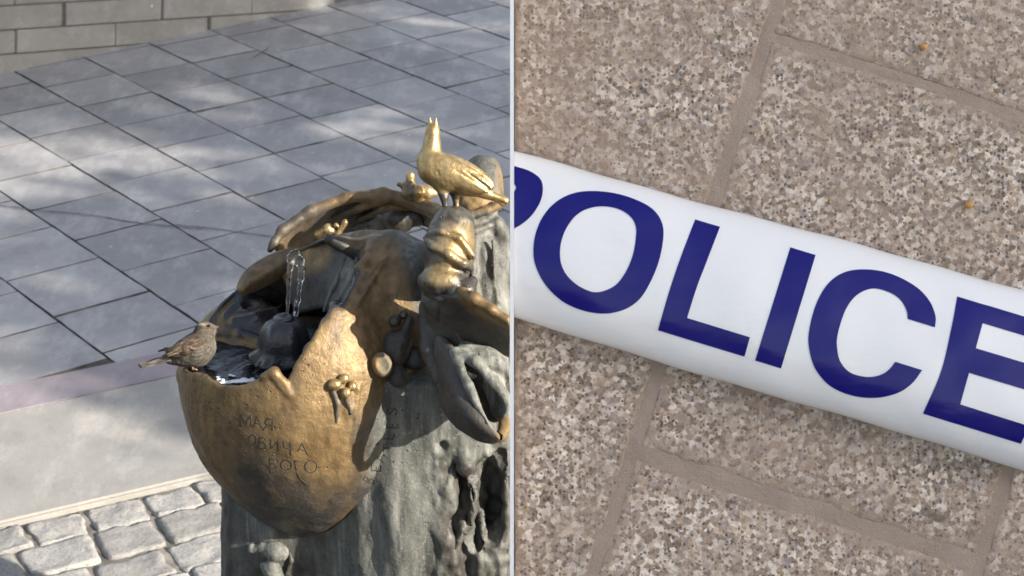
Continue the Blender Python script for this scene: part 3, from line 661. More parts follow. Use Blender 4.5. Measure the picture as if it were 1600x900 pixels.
def dep(u, v):   # w of the surface seen at a pixel
    b = hit(u, v); return (D0 - (b[0] - CAM) @ FW) / PXM if b else 0

# bits of bronze built as small fields
def lump_part(name, h, ops, gold, grey, wet=0, parent=None, noise=.0012, label=None, nsc=40, shape=None, clipx=True, col=None, mat=None, dw=0):
    ops = [(op[0], [(q[0], q[1], q[2] + dw, *q[3:]) for q in op[1]] if op[0] == 'c' else (op[1][0], op[1][1], op[1][2] + dw, *op[1][3:]), *op[2:]) for op in ops]
    pts = []
    for op in ops:
        if op[0] == 'c': pts += [(*S(*q[:3]), q[3]) for q in op[1]]
        else: pts.append((*S(*op[1][:3]), max(op[1][3:6])))
    pts = np.array(pts); lo = (pts[:, :3] - pts[:, 3:] * PXM).min(0) - .012; hi = (pts[:, :3] + pts[:, 3:] * PXM).max(0) + .012
    Fd = Field(lo, hi, h)
    for op in ops:
        kk = op[2] if len(op) > 2 else 5; mode = op[3] if len(op) > 3 else 'add'
        if op[0] == 'c': Fd.pch(op[1], kk, mode)
        else: Fd.pell(*op[1], k=kk, mode=mode)
    if clipx: Fd.f = np.maximum(Fd.f, (Fd.ax[0] - XMAX)[:, None, None])
    V, Q = Fd.mesh(name); N = normals(V, Q)
    V = V + N * (noise * fbm(V, nsc, 3))[:, None]
    if shape is not None: V = shape(V, N)
    me = mesh(name, V, Q); u, v, D = proj(V)
    if col is not None: setcol(me, col(V, N, u, v))
    else:
        gd = gold(V, N, u, v) if callable(gold) else np.full(len(V), gold); gy = grey(V, N, u, v) if callable(grey) else np.full(len(V), grey)
        setcol(me, np.c_[np.clip(gd, 0, 1), np.clip(gy, 0, 1), np.full(len(V), wet)])
    o = link(name, me, mat or BRONZE); under(o, parent or froot)
    if label: o['label'] = label
    return o
def sheet(name, rows, n=48, m=60, th=8, gold=.3, grey=.3, noise=.004, nsc=22, parent=None, label=None):
    """a cast leaf: control rows of (u,v,w) lofted into a thick curved sheet"""
    rows = np.array([crom(r_, m) for r_ in rows]); grid = np.stack([crom(rows[:, j], n) for j in range(m)], 1)
    X = np.array([S(*q) for q in grid.reshape(-1, 3)]); Q = gridfaces(n, m); N = normals(X, Q)
    if (N @ -FW).mean() < 0: N = -N
    X = X + N * (noise * fbm(X, nsc, 3))[:, None]
    ii, jj = np.divmod(np.arange(n * m), m); e = np.minimum(np.minimum(ii, n - 1 - ii) / (n * .06), np.minimum(jj, m - 1 - jj) / (m * .06)); pr = np.sqrt(np.clip(1 - (1 - np.clip(e, 0, 1)) ** 2, .02, 1))
    t = th * PXM * .5 * pr[:, None]; A = X + N * t; B = X - N * t
    V = np.vstack([A, B]); V[:, 0] = np.minimum(V[:, 0], XMAX)
    bd = [j for j in range(m)] + [i * m + m - 1 for i in range(1, n)] + [(n - 1) * m + j for j in range(m - 2, -1, -1)] + [i * m for i in range(n - 2, 0, -1)]
    bq = np.array([[bd[i], bd[(i + 1) % len(bd)], n * m + bd[(i + 1) % len(bd)], n * m + bd[i]] for i in range(len(bd))])
    Fc = np.vstack([Q, Q[:, ::-1] + n * m, bq]); me = mesh(name, V, Fc)
    bm = bmesh.new(); bm.from_mesh(me); bmesh.ops.recalc_face_normals(bm, faces=bm.faces); bm.to_mesh(me); bm.free()
    me.polygons.foreach_set('use_smooth', np.ones(len(me.polygons), bool))
    u, v, D = proj(V); w = (D0 - D) / PXM; rim = 1 - np.clip(np.r_[e, e] / 1.6, 0, 1)
    gd = gold(u, v, rim) if callable(gold) else gold + .5 * rim; gy = grey(u, v, rim) if callable(grey) else np.full(len(V), grey)
    setcol(me, np.c_[np.clip(gd, 0, 1) * np.ones(len(V)), np.clip(gy, 0, 1) * np.ones(len(V)), np.zeros(len(V))])
    o = under(link(name, me, BRONZE), parent or froot)
    if label: o['label'] = label
    return o

# folded metal that slopes up inside the bowl to the back rim
inf = sheet('inner_fold', [
    [(430, 412, -50), (470, 390, -40), (510, 374, -20), (550, 363, 10), (585, 360, 45), (612, 364, 75)],
    [(440, 432, -30), (474, 415, -22), (512, 402, 2), (548, 396, 36), (580, 392, 72), (604, 392, 100)],
    [(452, 458, -24), (482, 446, -12), (512, 440, 18), (538, 436, 56), (562, 432, 96), (586, 428, 126)],
    [(460, 492, -20), (484, 486, -4), (502, 482, 30), (520, 482, 74), (538, 482, 112), (556, 480, 136)]], n=50, m=70, th=10, noise=.003, nsc=26,
    gold=lambda u, v, r: .15 + .75 * smooth01(-v - .35 * u, -615, -575) * (1 - smooth01(u, 505, 530)) + .5 * smooth01(u, 545, 560) * (1 - smooth01(u, 575, 590)), grey=lambda u, v, r: .15 + .5 * smooth01(u, 520, 545), label='folded metal sloping up to the back rim')
lump_part('fold_ridge', .0022, [('c', [(588, 372, 64, 4), (566, 408, 76, 5), (545, 446, 90, 5), (522, 486, 96, 4)], 4), ('c', [(560, 374, 26, 3), (538, 412, 44, 4), (520, 450, 56, 4), (506, 486, 60, 3)], 4), ('c', [(606, 378, 88, 3), (588, 412, 104, 3.5), (566, 450, 122, 3), (552, 478, 132, 2)], 4)], .2, .6, noise=.0012, parent=inf)
# big leaf curling behind the gourd
leaf = sheet('back_leaf', [
    [(424, 386, -60), (440, 360, -70), (482, 330, -80), (540, 307, -90), (600, 301, -90), (650, 312, -80), (690, 332, -50)],
    [(430, 390, -72), (452, 364, -84), (492, 340, -95), (545, 320, -105), (600, 316, -105), (648, 326, -90), (690, 344, -55)],
    [(432, 402, -100), (460, 378, -125), (505, 362, -150), (555, 350, -160), (605, 338, -150), (645, 340, -120), (688, 352, -65)],
    [(425, 425, -110), (460, 402, -150), (510, 390, -175), (560, 380, -180), (610, 372, -165), (640, 350, -130), (686, 356, -75)]],
    n=50, m=90, th=11, noise=.002, gold=lambda u, v, r: .55 * r + .25 + .2 * smooth01(-u, -520, -440), grey=.35, label='leaf with a thick gilded rim curling behind the bowl')
lump_part('leaf_rim', .0028, [('c', [(422, 390, -56, 5), (428, 380, -55, 7), (442, 360, -62, 9), (484, 331, -72, 9), (540, 309, -82, 9), (600, 304, -82, 11), (650, 316, -66, 13), (680, 330, -20, 12), (702, 345, 50, 10)], 8),
    ('c', [(600, 312, -80, 7), (560, 326, -95, 6), (520, 340, -110, 4)], 8), ('c', [(640, 322, -85, 9), (600, 328, -95, 7), (560, 344, -115, 5)], 8)], lambda V, N, u, v: .62 - .3 * smooth01(v - .1 * u, 262, 280), .3, noise=.0012, parent=leaf)
low = sheet('lower_leaf', [
    [(371, 452, -10), (384, 424, -14), (404, 408, -20), (428, 396, -30), (455, 388, -45)],
    [(374, 456, 2), (396, 436, 0), (424, 420, -10), (452, 404, -25), (480, 390, -50)],
    [(378, 462, -10), (405, 448, -20), (440, 432, -35), (470, 412, -50), (500, 396, -70)]], n=26, m=40, th=10, gold=.55, grey=.2)
lump_part('pod_cluster', .0022, [('c', [(497, 366, -70, 8), (512, 358, -66, 9), (526, 364, -66, 6)], 5), ('c', [(528, 366, -60, 5), (538, 350, -58, 4.5)], 3), ('e', (539, 347, -58, 5, 5, 5), 2), ('e', (525, 352, -58, 4.5, 4.5, 4.5), 2)], .85, .1, noise=.001, mat=POLISH)
lump_part('hanging_lobe', .003, [('c', [(600, 330, -110, 18), (625, 345, -100, 20), (648, 340, -90, 12)], 10), ('e', (650, 345, -92, 14, 9, 10), 6), ('e', (580, 352, -130, 34, 14, 16, -14), 8), ('e', (600, 350, -118, 22, 17, 14), 8)], .05, lambda V, N, u, v: .3 + .5 * smooth01(-u, -625, -580), noise=.003)

# small perched figure on the leaf rim
lump_part('perched_figurine', .0016, [('e', (641, 275, -40, 7.5, 8, 7.5), 3), ('c', [(641, 284, -42, 7), (640, 300, -45, 14)], 6), ('c', [(640, 292, -45, 9), (624, 288, -45, 4.5)], 5), ('e', (652, 301, -34, 10, 10, 10), 4), ('c', [(655, 298, -40, 10), (668, 301, -42, 11), (678, 302, -44, 7)], 5), ('c', [(655, 310, -42, 9), (664, 318, -44, 6)], 4), ('e', (634, 296, -34, 4, 7, 3), 2, 'cut')],
          lambda V, N, u, v: .35 + .6 * smooth01(u, 644, 652) + .6 * smooth01(-v, -284, -278), .3, noise=.001, mat=POLISH, label='small gilded bird shaped ornament on the leaf rim')

# folded bud under the pigeon
bud = lump_part('folded_bud', .0024, [('e', (702, 390, 120, 38, 60, 42, 4), 5), ('e', (706, 396, 55, 36, 58, 52, 4), 10), ('e', (692, 440, 130, 37, 24, 38), 6), ('e', (712, 348, 118, 26, 24, 26), 8),
    ('c', [(664, 372, 140, 4), (676, 386, 156, 5), (700, 398, 164, 6), (724, 412, 158, 6), (736, 420, 148, 4)], 4), ('c', [(668, 366, 142, 3), (690, 362, 158, 4), (718, 372, 160, 5), (738, 400, 148, 5)], 4),
    ('c', [(672, 396, 158, 4), (700, 411, 170, 5), (724, 426, 165, 4)], 2, 'cut'), ('c', [(674, 376, 162, 2), (700, 380, 172, 3), (726, 398, 166, 2)], 2, 'cut'), ('c', [(712, 456, 158, 12), (728, 452, 150, 13), (738, 440, 140, 8)], 5), ('e', (720, 446, 168, 7, 6, 8), 4, 'cut'),
    ('c', [(664, 460, 135, 3), (690, 468, 152, 3), (712, 464, 160, 3)], 4), ('c', [(690, 340, 140, 4), (700, 330, 128, 6), (716, 336, 130, 5)], 5)],
    lambda V, N, u, v: .15 + .75 * np.exp(-(((u - 715) / 28) ** 2 + ((v - 380) / 28) ** 2)) + .8 * np.exp(-(((u - 688) / 24) ** 2 + ((v - 430) / 16) ** 2)), .35, noise=.0014, dw=105, mat=POLISH, label='folded bronze bud with worn golden patches')
# flower cup and trumpet behind
cup = lump_part('flower_cup', .0028, [('c', [(742, 352, 60, 24), (738, 338, 60, 29), (742, 326, 60, 34)], 8), ('c', [(706, 332, 92, 6), (730, 340, 100, 7), (760, 330, 98, 7), (786, 316, 90, 5)], 5),
    ('c', [(720, 352, 85, 4), (742, 360, 92, 5), (764, 352, 85, 4)], 4), ('c', [(742, 360, 55, 26), (752, 400, 60, 34), (760, 450, 60, 38), (764, 500, 62, 42)], 14), ('c', [(776, 350, 70, 12), (790, 370, 70, 14), (786, 420, 72, 12), (776, 480, 72, 10)], 8),
    ('c', [(742, 376, 92, 4), (738, 420, 98, 5), (746, 470, 104, 4)], 6), ('c', [(770, 376, 98, 3), (772, 430, 100, 3), (778, 470, 100, 3)], 5), ('c', [(752, 372, 96, 2), (750, 420, 102, 2.5), (756, 470, 106, 2)], 4, 'cut')],
    lambda V, N, u, v: .1 + .8 * smooth01(-v, -338, -324) * smooth01(u, 700, 735), .55, noise=.0025, dw=75, label='grey green flower cup and trumpet behind the bud')
sheet('back_petal', [[(728, 330, 60), (724, 285, 55), (732, 255, 50), (750, 245, 45)], [(745, 330, 75), (745, 285, 72), (750, 255, 60), (758, 245, 48)], [(775, 325, 75), (772, 285, 70), (768, 258, 60), (764, 246, 48)], [(786, 318, 60), (785, 285, 55), (780, 260, 50), (770, 247, 45)]], n=30, m=30, th=9, gold=lambda u, v, r: .15 + .5 * smooth01(u, 765, 785), grey=.5, noise=.002)
# hanging petals
pa = sheet('flared_petal', [
    [(660, 448, 190), (700, 456, 262), (735, 464, 290), (768, 480, 300), (803, 505, 303)],
    [(660, 480, 185), (700, 486, 236), (738, 496, 252), (770, 510, 256), (803, 530, 256)],
    [(662, 520, 185), (700, 525, 216), (740, 532, 224), (770, 542, 226), (803, 558, 226)],
    [(668, 560, 180), (700, 565, 206), (740, 566, 214), (770, 575, 214), (803, 590, 214)]], n=46, m=60, th=12, gold=lambda u, v, r: .9 * smooth01(u, 700, 740) * (1 - smooth01(v - .42 * (u - 735), 478, 500)) + .1, grey=.2, label='flared bronze petal with a golden upper rim')
lump_part('petal_rim', .0026, [('c', [(722, 456, 272, 8), (742, 468, 296, 9), (768, 484, 306, 7), (803, 508, 310, 6)], 6)], .85, .1, parent=pa, noise=.0015)
pb_ = sheet('hanging_petal', [
    [(660, 515, 180), (672, 560, 195), (684, 600, 215), (694, 640, 230), (716, 668, 245), (746, 686, 255), (778, 691, 260)],
    [(690, 520, 210), (700, 560, 235), (710, 600, 255), (722, 635, 268), (740, 658, 275), (760, 676, 275), (783, 686, 268)],
    [(706, 540, 225), (718, 568, 248), (734, 602, 262), (748, 634, 270), (762, 660, 278), (774, 676, 276), (784, 688, 268)]], n=44, m=60, th=11, gold=lambda u, v, r: .05 + .5 * smooth01(u, 770, 784) * smooth01(v, 630, 660), grey=.25, noise=.003, label='dark hanging petal with a pointed lip')
lump_part('petal_ridge', .0024, [('c', [(700, 536, 225, 4), (716, 566, 250, 6), (732, 602, 268, 6), (746, 634, 276, 5), (762, 660, 282, 4), (778, 684, 268, 4)], 3),
    ('c', [(712, 548, 238, 6), (744, 566, 252, 9), (768, 594, 250, 10), (788, 622, 244, 9), (806, 640, 240, 8)], 7), ('c', [(726, 545, 225, 12), (760, 560, 222, 18), (806, 580, 216, 20)], 8), ('c', [(770, 600, 226, 16), (790, 640, 230, 16), (806, 650, 230, 14)], 8),
    ('c', [(798, 634, 246, 10), (790, 660, 254, 11), (782, 682, 258, 8)], 5), ('c', [(750, 590, 262, 2.5), (770, 622, 264, 3), (782, 648, 268, 2)], 2, 'cut')], lambda V, N, u, v: .1 + .75 * smooth01(v, 640, 660) * smooth01(u, 768, 780), .85, parent=pb_, noise=.003, nsc=30)
lump_part('drape_fold', .0024, [('c', [(664, 452, 182, 5), (662, 490, 186, 6), (668, 530, 190, 6), (676, 580, 192, 5), (684, 612, 194, 3)], 5), ('c', [(678, 462, 200, 4), (682, 500, 206, 5), (694, 545, 210, 5), (704, 580, 218, 4)], 5), ('c', [(696, 470, 224, 3), (706, 505, 226, 4), (722, 535, 228, 4)], 4)], .12, .3, noise=.0015)
lump_part('petal_backing', .0035, [('c', [(690, 470, 150, 28), (700, 520, 115, 32), (735, 560, 125, 36), (765, 600, 130, 30), (775, 640, 150, 18)], 14), ('c', [(668, 480, 115, 14), (672, 540, 135, 16), (690, 590, 150, 16)], 10)], .03, .2, noise=.003, dw=60)
# side ring seen at the far right
lump_part('gilded_ring', .0022, [('c', [(803, 412, 40, 5), (794, 422, 40, 6), (792, 436, 40, 6), (803, 446, 40, 5)], 3)], .95, 0, noise=.0006)

# seed clusters on the bowl: placed where they sit on its surface
def bean(u, v, r_, rot, gold, grey, up=.55, par=None):
    w = dep(u, v) + r_ * up; c, s_ = math.cos(R(rot)), math.sin(R(rot))
    L = r_ * 1.05
    return lump_part('seed', .0012, [('e', (u, v, w, r_ * .86, r_, r_ * .85, rot), 2), ('c', [(u - s_ * -L, v - c * L, w + r_ * .82, 1.1), (u, v, w + r_ * .95, 1.3), (u + s_ * -L, v + c * L, w + r_ * .82, 1.1)], 1.2, 'cut')], gold, grey, noise=.0004, parent=par, mat=POLISH)
cl = lump_part('seed_stalk', .0018, [('c', [(521, 612, dep(521, 612) + 2, 4), (528, 630, dep(528, 630) + 2, 4), (526, 660, dep(526, 660), 2)], 4), ('c', [(540, 618, dep(540, 618) + 2, 4), (548, 646, dep(548, 646) + 1, 3)], 4)], .3, .4, noise=.001)
for u, v, r_, rot in ((523, 601, 10, 80), (537, 592, 8.5, 60), (541, 614, 8.5, 0), (550, 603, 8, -10)): bean(u, v, r_, rot, .9, .1, par=cl)
c2 = lump_part('seed_cups', .0018, [('e', (618, 545, dep(618, 545) + 5, 22, 26, 14), 6), ('c', [(640, 500, dep(640, 500) + 6, 6), (630, 530, dep(630, 530) + 8, 12), (620, 560, dep(620, 560) + 8, 14)], 6), ('e', (648, 560, dep(648, 560) + 12, 20, 17, 14), 6),
    ('e', (622, 590, dep(622, 590) + 10, 15, 18, 13), 4), ('c', [(622, 574, dep(622, 574) + 24, 2), (620, 604, dep(620, 604) + 20, 2)], 3, 'cut'), ('c', [(628, 576, dep(622, 574) + 24, 1.6), (630, 604, dep(620, 604) + 20, 1.6)], 3, 'cut')], .1, .22, noise=.002)
lump_part('open_seed', .0014, [('e', (597, 570, dep(597, 570) + 16, 15, 19, 10, -15), 3), ('e', (599, 571, dep(597, 570) + 27, 10.5, 14, 6, -15), 2, 'cut')], lambda V, N, u, v: .5 + .5 * smooth01(-u, -598, -588), .8, parent=c2, noise=.0008)
for u, v, r_, rot in ((617, 502, 10, 60), (630, 492, 7, 40)): bean(u, v, r_, rot, .25, .3, par=c2)
# snail shaped buds at the foot
w_ = dep(430, 872)
sb = lump_part('foot_bud', .0018, [('c', [(396, 858, w_ + 8, 7), (410, 857, w_ + 12, 8), (430, 862, w_ + 14, 16), (436, 864, w_ + 12, 15)], 5), ('e', (393, 857, w_ + 9, 6, 8, 6), 2), ('c', [(424, 890, w_ + 8, 15), (430, 905, w_ + 5, 14), (428, 930, w_, 10)], 4), ('c', [(412, 884, w_ + 10, 6), (424, 884, w_ + 14, 10)], 4)], .05, .95, noise=.001, label='pale grey bud shaped ornament at the foot')
lump_part('bud_rim', .0018, [('c', [(410, 850, w_ - 2, 3), (432, 845, w_ + 1, 4), (450, 856, w_ + 1, 4), (455, 876, w_ - 3, 4), (448, 896, w_ - 10, 4), (436, 912, w_ - 18, 4)], 4)], .05, .35, parent=sb, noise=.0008)

# engraved lettering, cut as thin dark strokes on the surface
INK = simple('engraved_stroke', (.03, .024, .018), .7)
def strokes(name, lines_, rad, par, label):
    V, F = [], []
    for ln in lines_:
        pts = []
        ln = np.array(ln, float); seg = []
        for a_, b_ in zip(ln[:-1], ln[1:]):
            m = max(2, int(np.hypot(*(b_ - a_)) / 2)); seg += [a_ + (b_ - a_) * i / m for i in range(m)]
        seg.append(ln[-1])
        for q in seg:
            hh = hit(*q)
            if hh: pts.append(hh[0] - hh[1] * rad * PXM * .35)
        if len(pts) > 2:
            v_, f_ = tube(pts, rad * PXM, 6); o_ = len(V); V += list(v_); F += [[i + o_ for i in q] for q in f_]
    o = under(link(name, mesh(name, V, F), INK), par); o['label'] = label
def zt_(l): return [[(360 + x / 5.714, 620 + y / 5.714) for x, y in s_] for s_ in l]
def ov(cx, cy, rx, ry, n=22): return [(cx + rx * math.cos(2 * math.pi * i / n), cy + ry * math.sin(2 * math.pi * i / n)) for i in range(n + 1)]
T1 = [[(95,265),(100,155),(140,235),(180,165),(190,260)],[(210,265),(240,175),(285,280)],[(222,235),(270,245)],[(375,300),(378,200),(330,195),(312,225),(325,250),(375,250)],[(335,250),(290,298)]]
T2 = [ov(200,382,33,45),[(305,370),(265,365),(258,450),(300,465),(325,435),(300,405),(265,405)],[(365,375),(360,465),(430,390),(432,480)],[(475,395),(480,450),(535,465)],[(535,400),(540,520)],[(600,490),(640,410),(690,515)],[(615,465),(668,480)]]
T3 = [[(400,560),(350,555),(360,640),(400,640),(412,610),(385,590),(355,600)],ov(500,605,48,45),[(590,655),(575,570),(630,575)],ov(720,620,52,55),[(590,670),(620,730),(690,790)],[(340,610),(365,680),(430,660)]]
T4 = [[(1185,740),(1280,778)],[(1185,740),(1200,708),(1226,722),(1232,757)],[(1232,757),(1252,728),(1288,742),(1280,778)],[(1262,600),(1255,655),(1345,665),(1352,610)],[(1300,660),(1305,620)],[(1375,582),(1308,546),(1388,515)],[(1350,566),(1354,530)],[(1370,420),(1365,490)],[(1368,455),(1440,462)],[(1365,375),(1455,380),(1466,330)],[(1398,238),(1398,275),(1495,280),(1495,240)],[(1447,277),(1447,240)],[(1475,165),(1490,130),(1465,100),(1445,130),(1420,160),(1400,130),(1420,95)]]
for nm, tt, lb in (('engraved_line', T1, 'scratched Cyrillic line МАЯ'), ('engraved_line', T2, 'scratched Cyrillic line ОБИЧА'), ('engraved_line', T3, 'scratched Cyrillic line БОГО'), ('engraved_line', T4, 'scratched word BEATLES running upward')):
    strokes(nm, zt_(tt), 1.15, pot, lb)
strokes('engraved_line', [[(521, 448), (527, 430), (519, 425)], ov(523, 420, 4, 6), [(525, 405), (514, 403)], [(521, 404), (523, 392)], [(516, 393), (530, 394)]], 1.0, pot, 'faint scratched letters inside the bowl')

# spout
SPOUT = bronze_mat(); V = []; c = S(444, 529, 95); nr_, ns = 26, 72
prof = crom([(0, -36), (10, -38), (15, -35), (16, -31), (24, -28), (33, -16), (37, 0), (38, 16), (44, 30), (40, 31), (30, 14), (20, 10)], nr_)
for r_, y_ in prof:
    for k in range(ns):
        a_ = 2 * math.pi * k / ns; rib = 1 + (.07 * math.cos(6 * a_) - .03 * abs(math.sin(3 * a_ + .5))) * smooth01(r_, 14, 34)
        dr_ = 10 * smooth01(y_, 14, 32) * max(0, math.cos(6 * a_ / 2)) ** 2 + (10 * smooth01(y_, 18, 32) if math.cos(a_ - math.pi) > .8 else 0)
        V.append(c + np.array([math.cos(a_) * (r_ * rib + dr_), math.sin(a_) * (r_ * rib + dr_), -(y_) + 4 * math.cos(6 * a_) * smooth01(y_, 14, 32)]) * PXM)
F = [[i * ns + j, i * ns + (j + 1) % ns, (i + 1) * ns + (j + 1) % ns, (i + 1) * ns + j] for i in range(nr_ - 1) for j in range(ns)]
me = mesh('spout_flower', V, F); setcol(me, np.tile([0., .05, 1.], (len(V), 1)))
sf = under(link('spout_flower', me, BRONZE), froot); sf['label'] = 'dark wet bell flower spout'
lump_part('spout_knob', .0016, [('e', (446, 495, 99, 10, 7, 10), 3), ('c', [(444, 530, 91, 10), (444, 575, 40, 9), (444, 610, 25, 12)], 5)], 0, .15, .7, parent=sf, noise=.0004)

# water
def water_mat():
    m = M('clear_water'); g = m.geo(); n = m.noise(g, 60, 4)
    return m.out(Base_Color=(.93, .96, 1.), Roughness=.03, IOR=1.33, Transmission_Weight=1., Normal=m.bump(n, .35, .004))
WATER = water_mat()
FOAM = simple('white_foam', (.75, .78, .82), .4, 0, .25, 150, .6)
zl = hit(345, 606)[0][2] - .016
n_, m_ = 40, 90; V = []
rw = float(pot_r((zl - AX[2]) / PXM)) * PXM - .012
for i in range(n_):
    for j in range(m_):
        a_ = 2 * math.pi * j / m_; r_ = rw * i / (n_ - 1); x, y = r_ * math.cos(a_), r_ * math.sin(a_)
        dd = math.hypot(x + .055, y + .09); V.append((AX[0] + x, AX[1] + y, zl + .0016 * math.sin(dd * 170) * math.exp(-dd * 5) + .0012 * float(fbm(np.array([x, y, 0.]), 32, 2))))
F = [[i * m_ + j, i * m_ + (j + 1) % m_, (i + 1) * m_ + (j + 1) % m_, (i + 1) * m_ + j] for i in range(n_ - 1) for j in range(m_)]
def pool_mat():
    m = M('pool_water'); n = m.noise(m.geo(), 45, 4)
    return m.out(Base_Color=(.012, .014, .017), Roughness=.05, IOR=1.33, Specular_IOR_Level=.6, Normal=m.bump(n, .4, .006))
tag(link('basin_water', mesh('basin_water', V, F), pool_mat()), 'dark rippled water standing in the broken gourd basin', 'water')
jops = [('c', [(448, 506, 76, 2.4), (448, 496, 76, 2.4), (450, 470, 78, 2.6), (451, 440, 79, 3.0), (453, 418, 80, 4), (456, 403, 80, 6), (459, 399, 80, 6)], 4), ('e', (460, 400, 80, 8, 9, 8), 4), ('e', (468, 408, 82, 7, 8, 7), 4), ('e', (452, 404, 84, 5, 6, 5), 3), ('e', (463, 394, 78, 4, 4, 4), 3),
        ('c', [(468, 410, 82, 6), (472, 420, 83, 4), (470, 436, 84, 4.2), (467, 452, 86, 2.6), (466, 468, 88, 3), (463, 492, 88, 2)], 4), ('c', [(462, 470, 92, 2), (461, 492, 92, 2.5)], 2)]
o = lump_part('water_jet', .0012, jops, 0, 0, noise=.0009, nsc=110, mat=WATER, dw=24); o.parent = None; o.matrix_parent_inverse.identity()
tag(o, 'clear twisting jet of water rising from the dark flower spout', 'water jet')
V = []; fops = []
random.seed(11)
for i in range(46):
    u = random.uniform(336, 402); v = 598 - abs(random.gauss(0, 5)) - 3 * math.sin((u - 336) / 66 * 3.1) + 3
    q = CAM + (P(u, v, 1) - CAM) * ((zl - CZ) / (P(u, v, 1) - CAM)[2]); d_ = (D0 - (q - CAM) @ FW) / PXM
    fops.append(('e', (u, v, d_, random.uniform(2, 5), random.uniform(1, 2.4), random.uniform(2, 6)), 2))
o = lump_part('splash_foam', .0014, fops, 0, 0, noise=.001, nsc=120, mat=FOAM); o.parent = None; o.matrix_parent_inverse.identity(); tag(o, 'white splashing foam along the broken front rim of the basin', 'foam')

# gilded pigeon
bops = [('e', (676, 206, 130, 8.5, 12, 8.5, 6), 4), ('c', [(673, 200, 131, 4.5), (671.5, 184, 133, 1.5)], 2), ('c', [(680, 200, 131, 4.5), (681.5, 185, 133, 1.5)], 2),
        ('c', [(676, 208, 130, 9), (675, 228, 130, 11), (672, 250, 130, 17), (677, 264, 130, 21)], 9), ('c', [(677, 264, 130, 21), (700, 274, 130, 23), (730, 286, 130, 17), (760, 301, 128, 9)], 10),
        ('e', (718, 272, 146, 52, 17, 9, 27), 5), ('e', (722, 268, 116, 52, 17, 9, 27), 5), ('c', [(745, 296, 130, 8), (788, 314, 126, 6), (786, 318, 126, 4)], 5),
        ('c', [(694, 286, 154, 1.6), (728, 300, 154, 2.2), (756, 303, 148, 1.2)], 3, 'cut'), ('c', [(712, 266, 157, 1), (750, 288, 153, 1.8), (770, 302, 145, 1)], 3, 'cut'), ('c', [(726, 266, 155, .8), (764, 294, 148, 1.4)], 3, 'cut'), ('c', [(752, 304, 140, 1), (786, 316, 134, 1.4)], 2.5, 'cut'), ('c', [(690, 262, 156, 1.4), (706, 258, 158, 1.6), (730, 262, 156, 1.4), (752, 276, 148, 1)], 2, 'cut'), ('c', [(684, 268, 154, 1.2), (686, 282, 155, 1.6), (700, 292, 154, 1.4)], 2, 'cut'), ('c', [(716, 284, 158, .9), (752, 297, 152, 1.5)], 2, 'cut'), ('c', [(760, 310, 134, .8), (788, 318, 130, 1.2)], 2, 'cut'),
        ('c', [(686, 288, 134, 9), (694, 308, 134, 5), (697, 330, 132, 4)], 6), ('c', [(704, 290, 122, 8), (712, 310, 120, 4), (714, 332, 116, 4)], 6)]
lump_part('pigeon_figure', .0015, bops, lambda V, N, u, v: 1.0 - .9 * smooth01(v, 292, 308) * (1 - smooth01(u, 705, 725)), .15, noise=.0005, dw=95, mat=POLISH, label='gilded pigeon with its open beak raised')

# sparrow
def sparrow_mat():
    m = M('sparrow_plumage'); a_ = m.n('VertexColor', layer_name='pat').outputs[0]; g = m.geo((1, 1, 1)); n = m.noise(g, 420, 4, .6); n2 = m.noise(m.geo((.35, 1, 1), (0, R(25), 0)), 260, 3)
    c = m.mix(m.ramp(n2, (.38, .75), (.6, 0)), a_, (.02, .014, .010)); c = m.mix(m.ramp(n, (.55, 0), (.8, .4)), c, (.17, .135, .10))
    return m.out(Base_Color=c, Roughness=.85, Normal=m.bump(n, .5, .002))
SPM = sparrow_mat(); sroot = empty('sparrow', S(302, 574, 95)); tag(sroot, 'small brown streaked sparrow perched on the left rim of the gourd basin', 'bird')
def spcol(V, N, u, v):
    back = smooth01(-(v + .55 * (u - 300)), -552, -538); br = np.array([.042, .028, .018]); be = np.array([.095, .082, .064]); c = be + (br - be) * back[:, None]
    head = smooth01(u, 304, 310) * smooth01(-v, -532, -526); cap = head * smooth01(-v, -512, -507)
    c = c + (np.array([.12, .095, .07]) - c) * (head * .6)[:, None] + (np.array([.08, .06, .045]) - c) * (cap * .7)[:, None]
    brow = np.exp(-(((v - 507 - .1 * (u - 318)) / 1.8) ** 2)) * smooth01(-u, -324, -318) * smooth01(u, 306, 311); c = c + (np.array([.36, .3, .21]) - c) * (brow * .8)[:, None]
    beak = smooth01(u, 333, 335.5); c = c + (np.array([.13, .11, .09]) - c) * beak[:, None]
    return c
spo = [('c', [(270, 560, 95, 9), (288, 553, 95, 19), (306, 547, 95, 25), (315, 542, 95, 22)], 8), ('c', [(313, 538, 95, 18), (320, 520, 95, 15)], 8), ('e', (321, 517, 95, 15.5, 13.5, 13.5, -10), 5), ('c', [(331, 512, 95, 5.2), (341, 510.5, 95, 1.2)], 3), ('c', [(280, 556, 95, 11), (258, 560, 94, 6)], 8)]
lump_part('body', .0011, spo, 0, 0, noise=.0009, nsc=110, parent=sroot, col=spcol, mat=SPM, clipx=False)
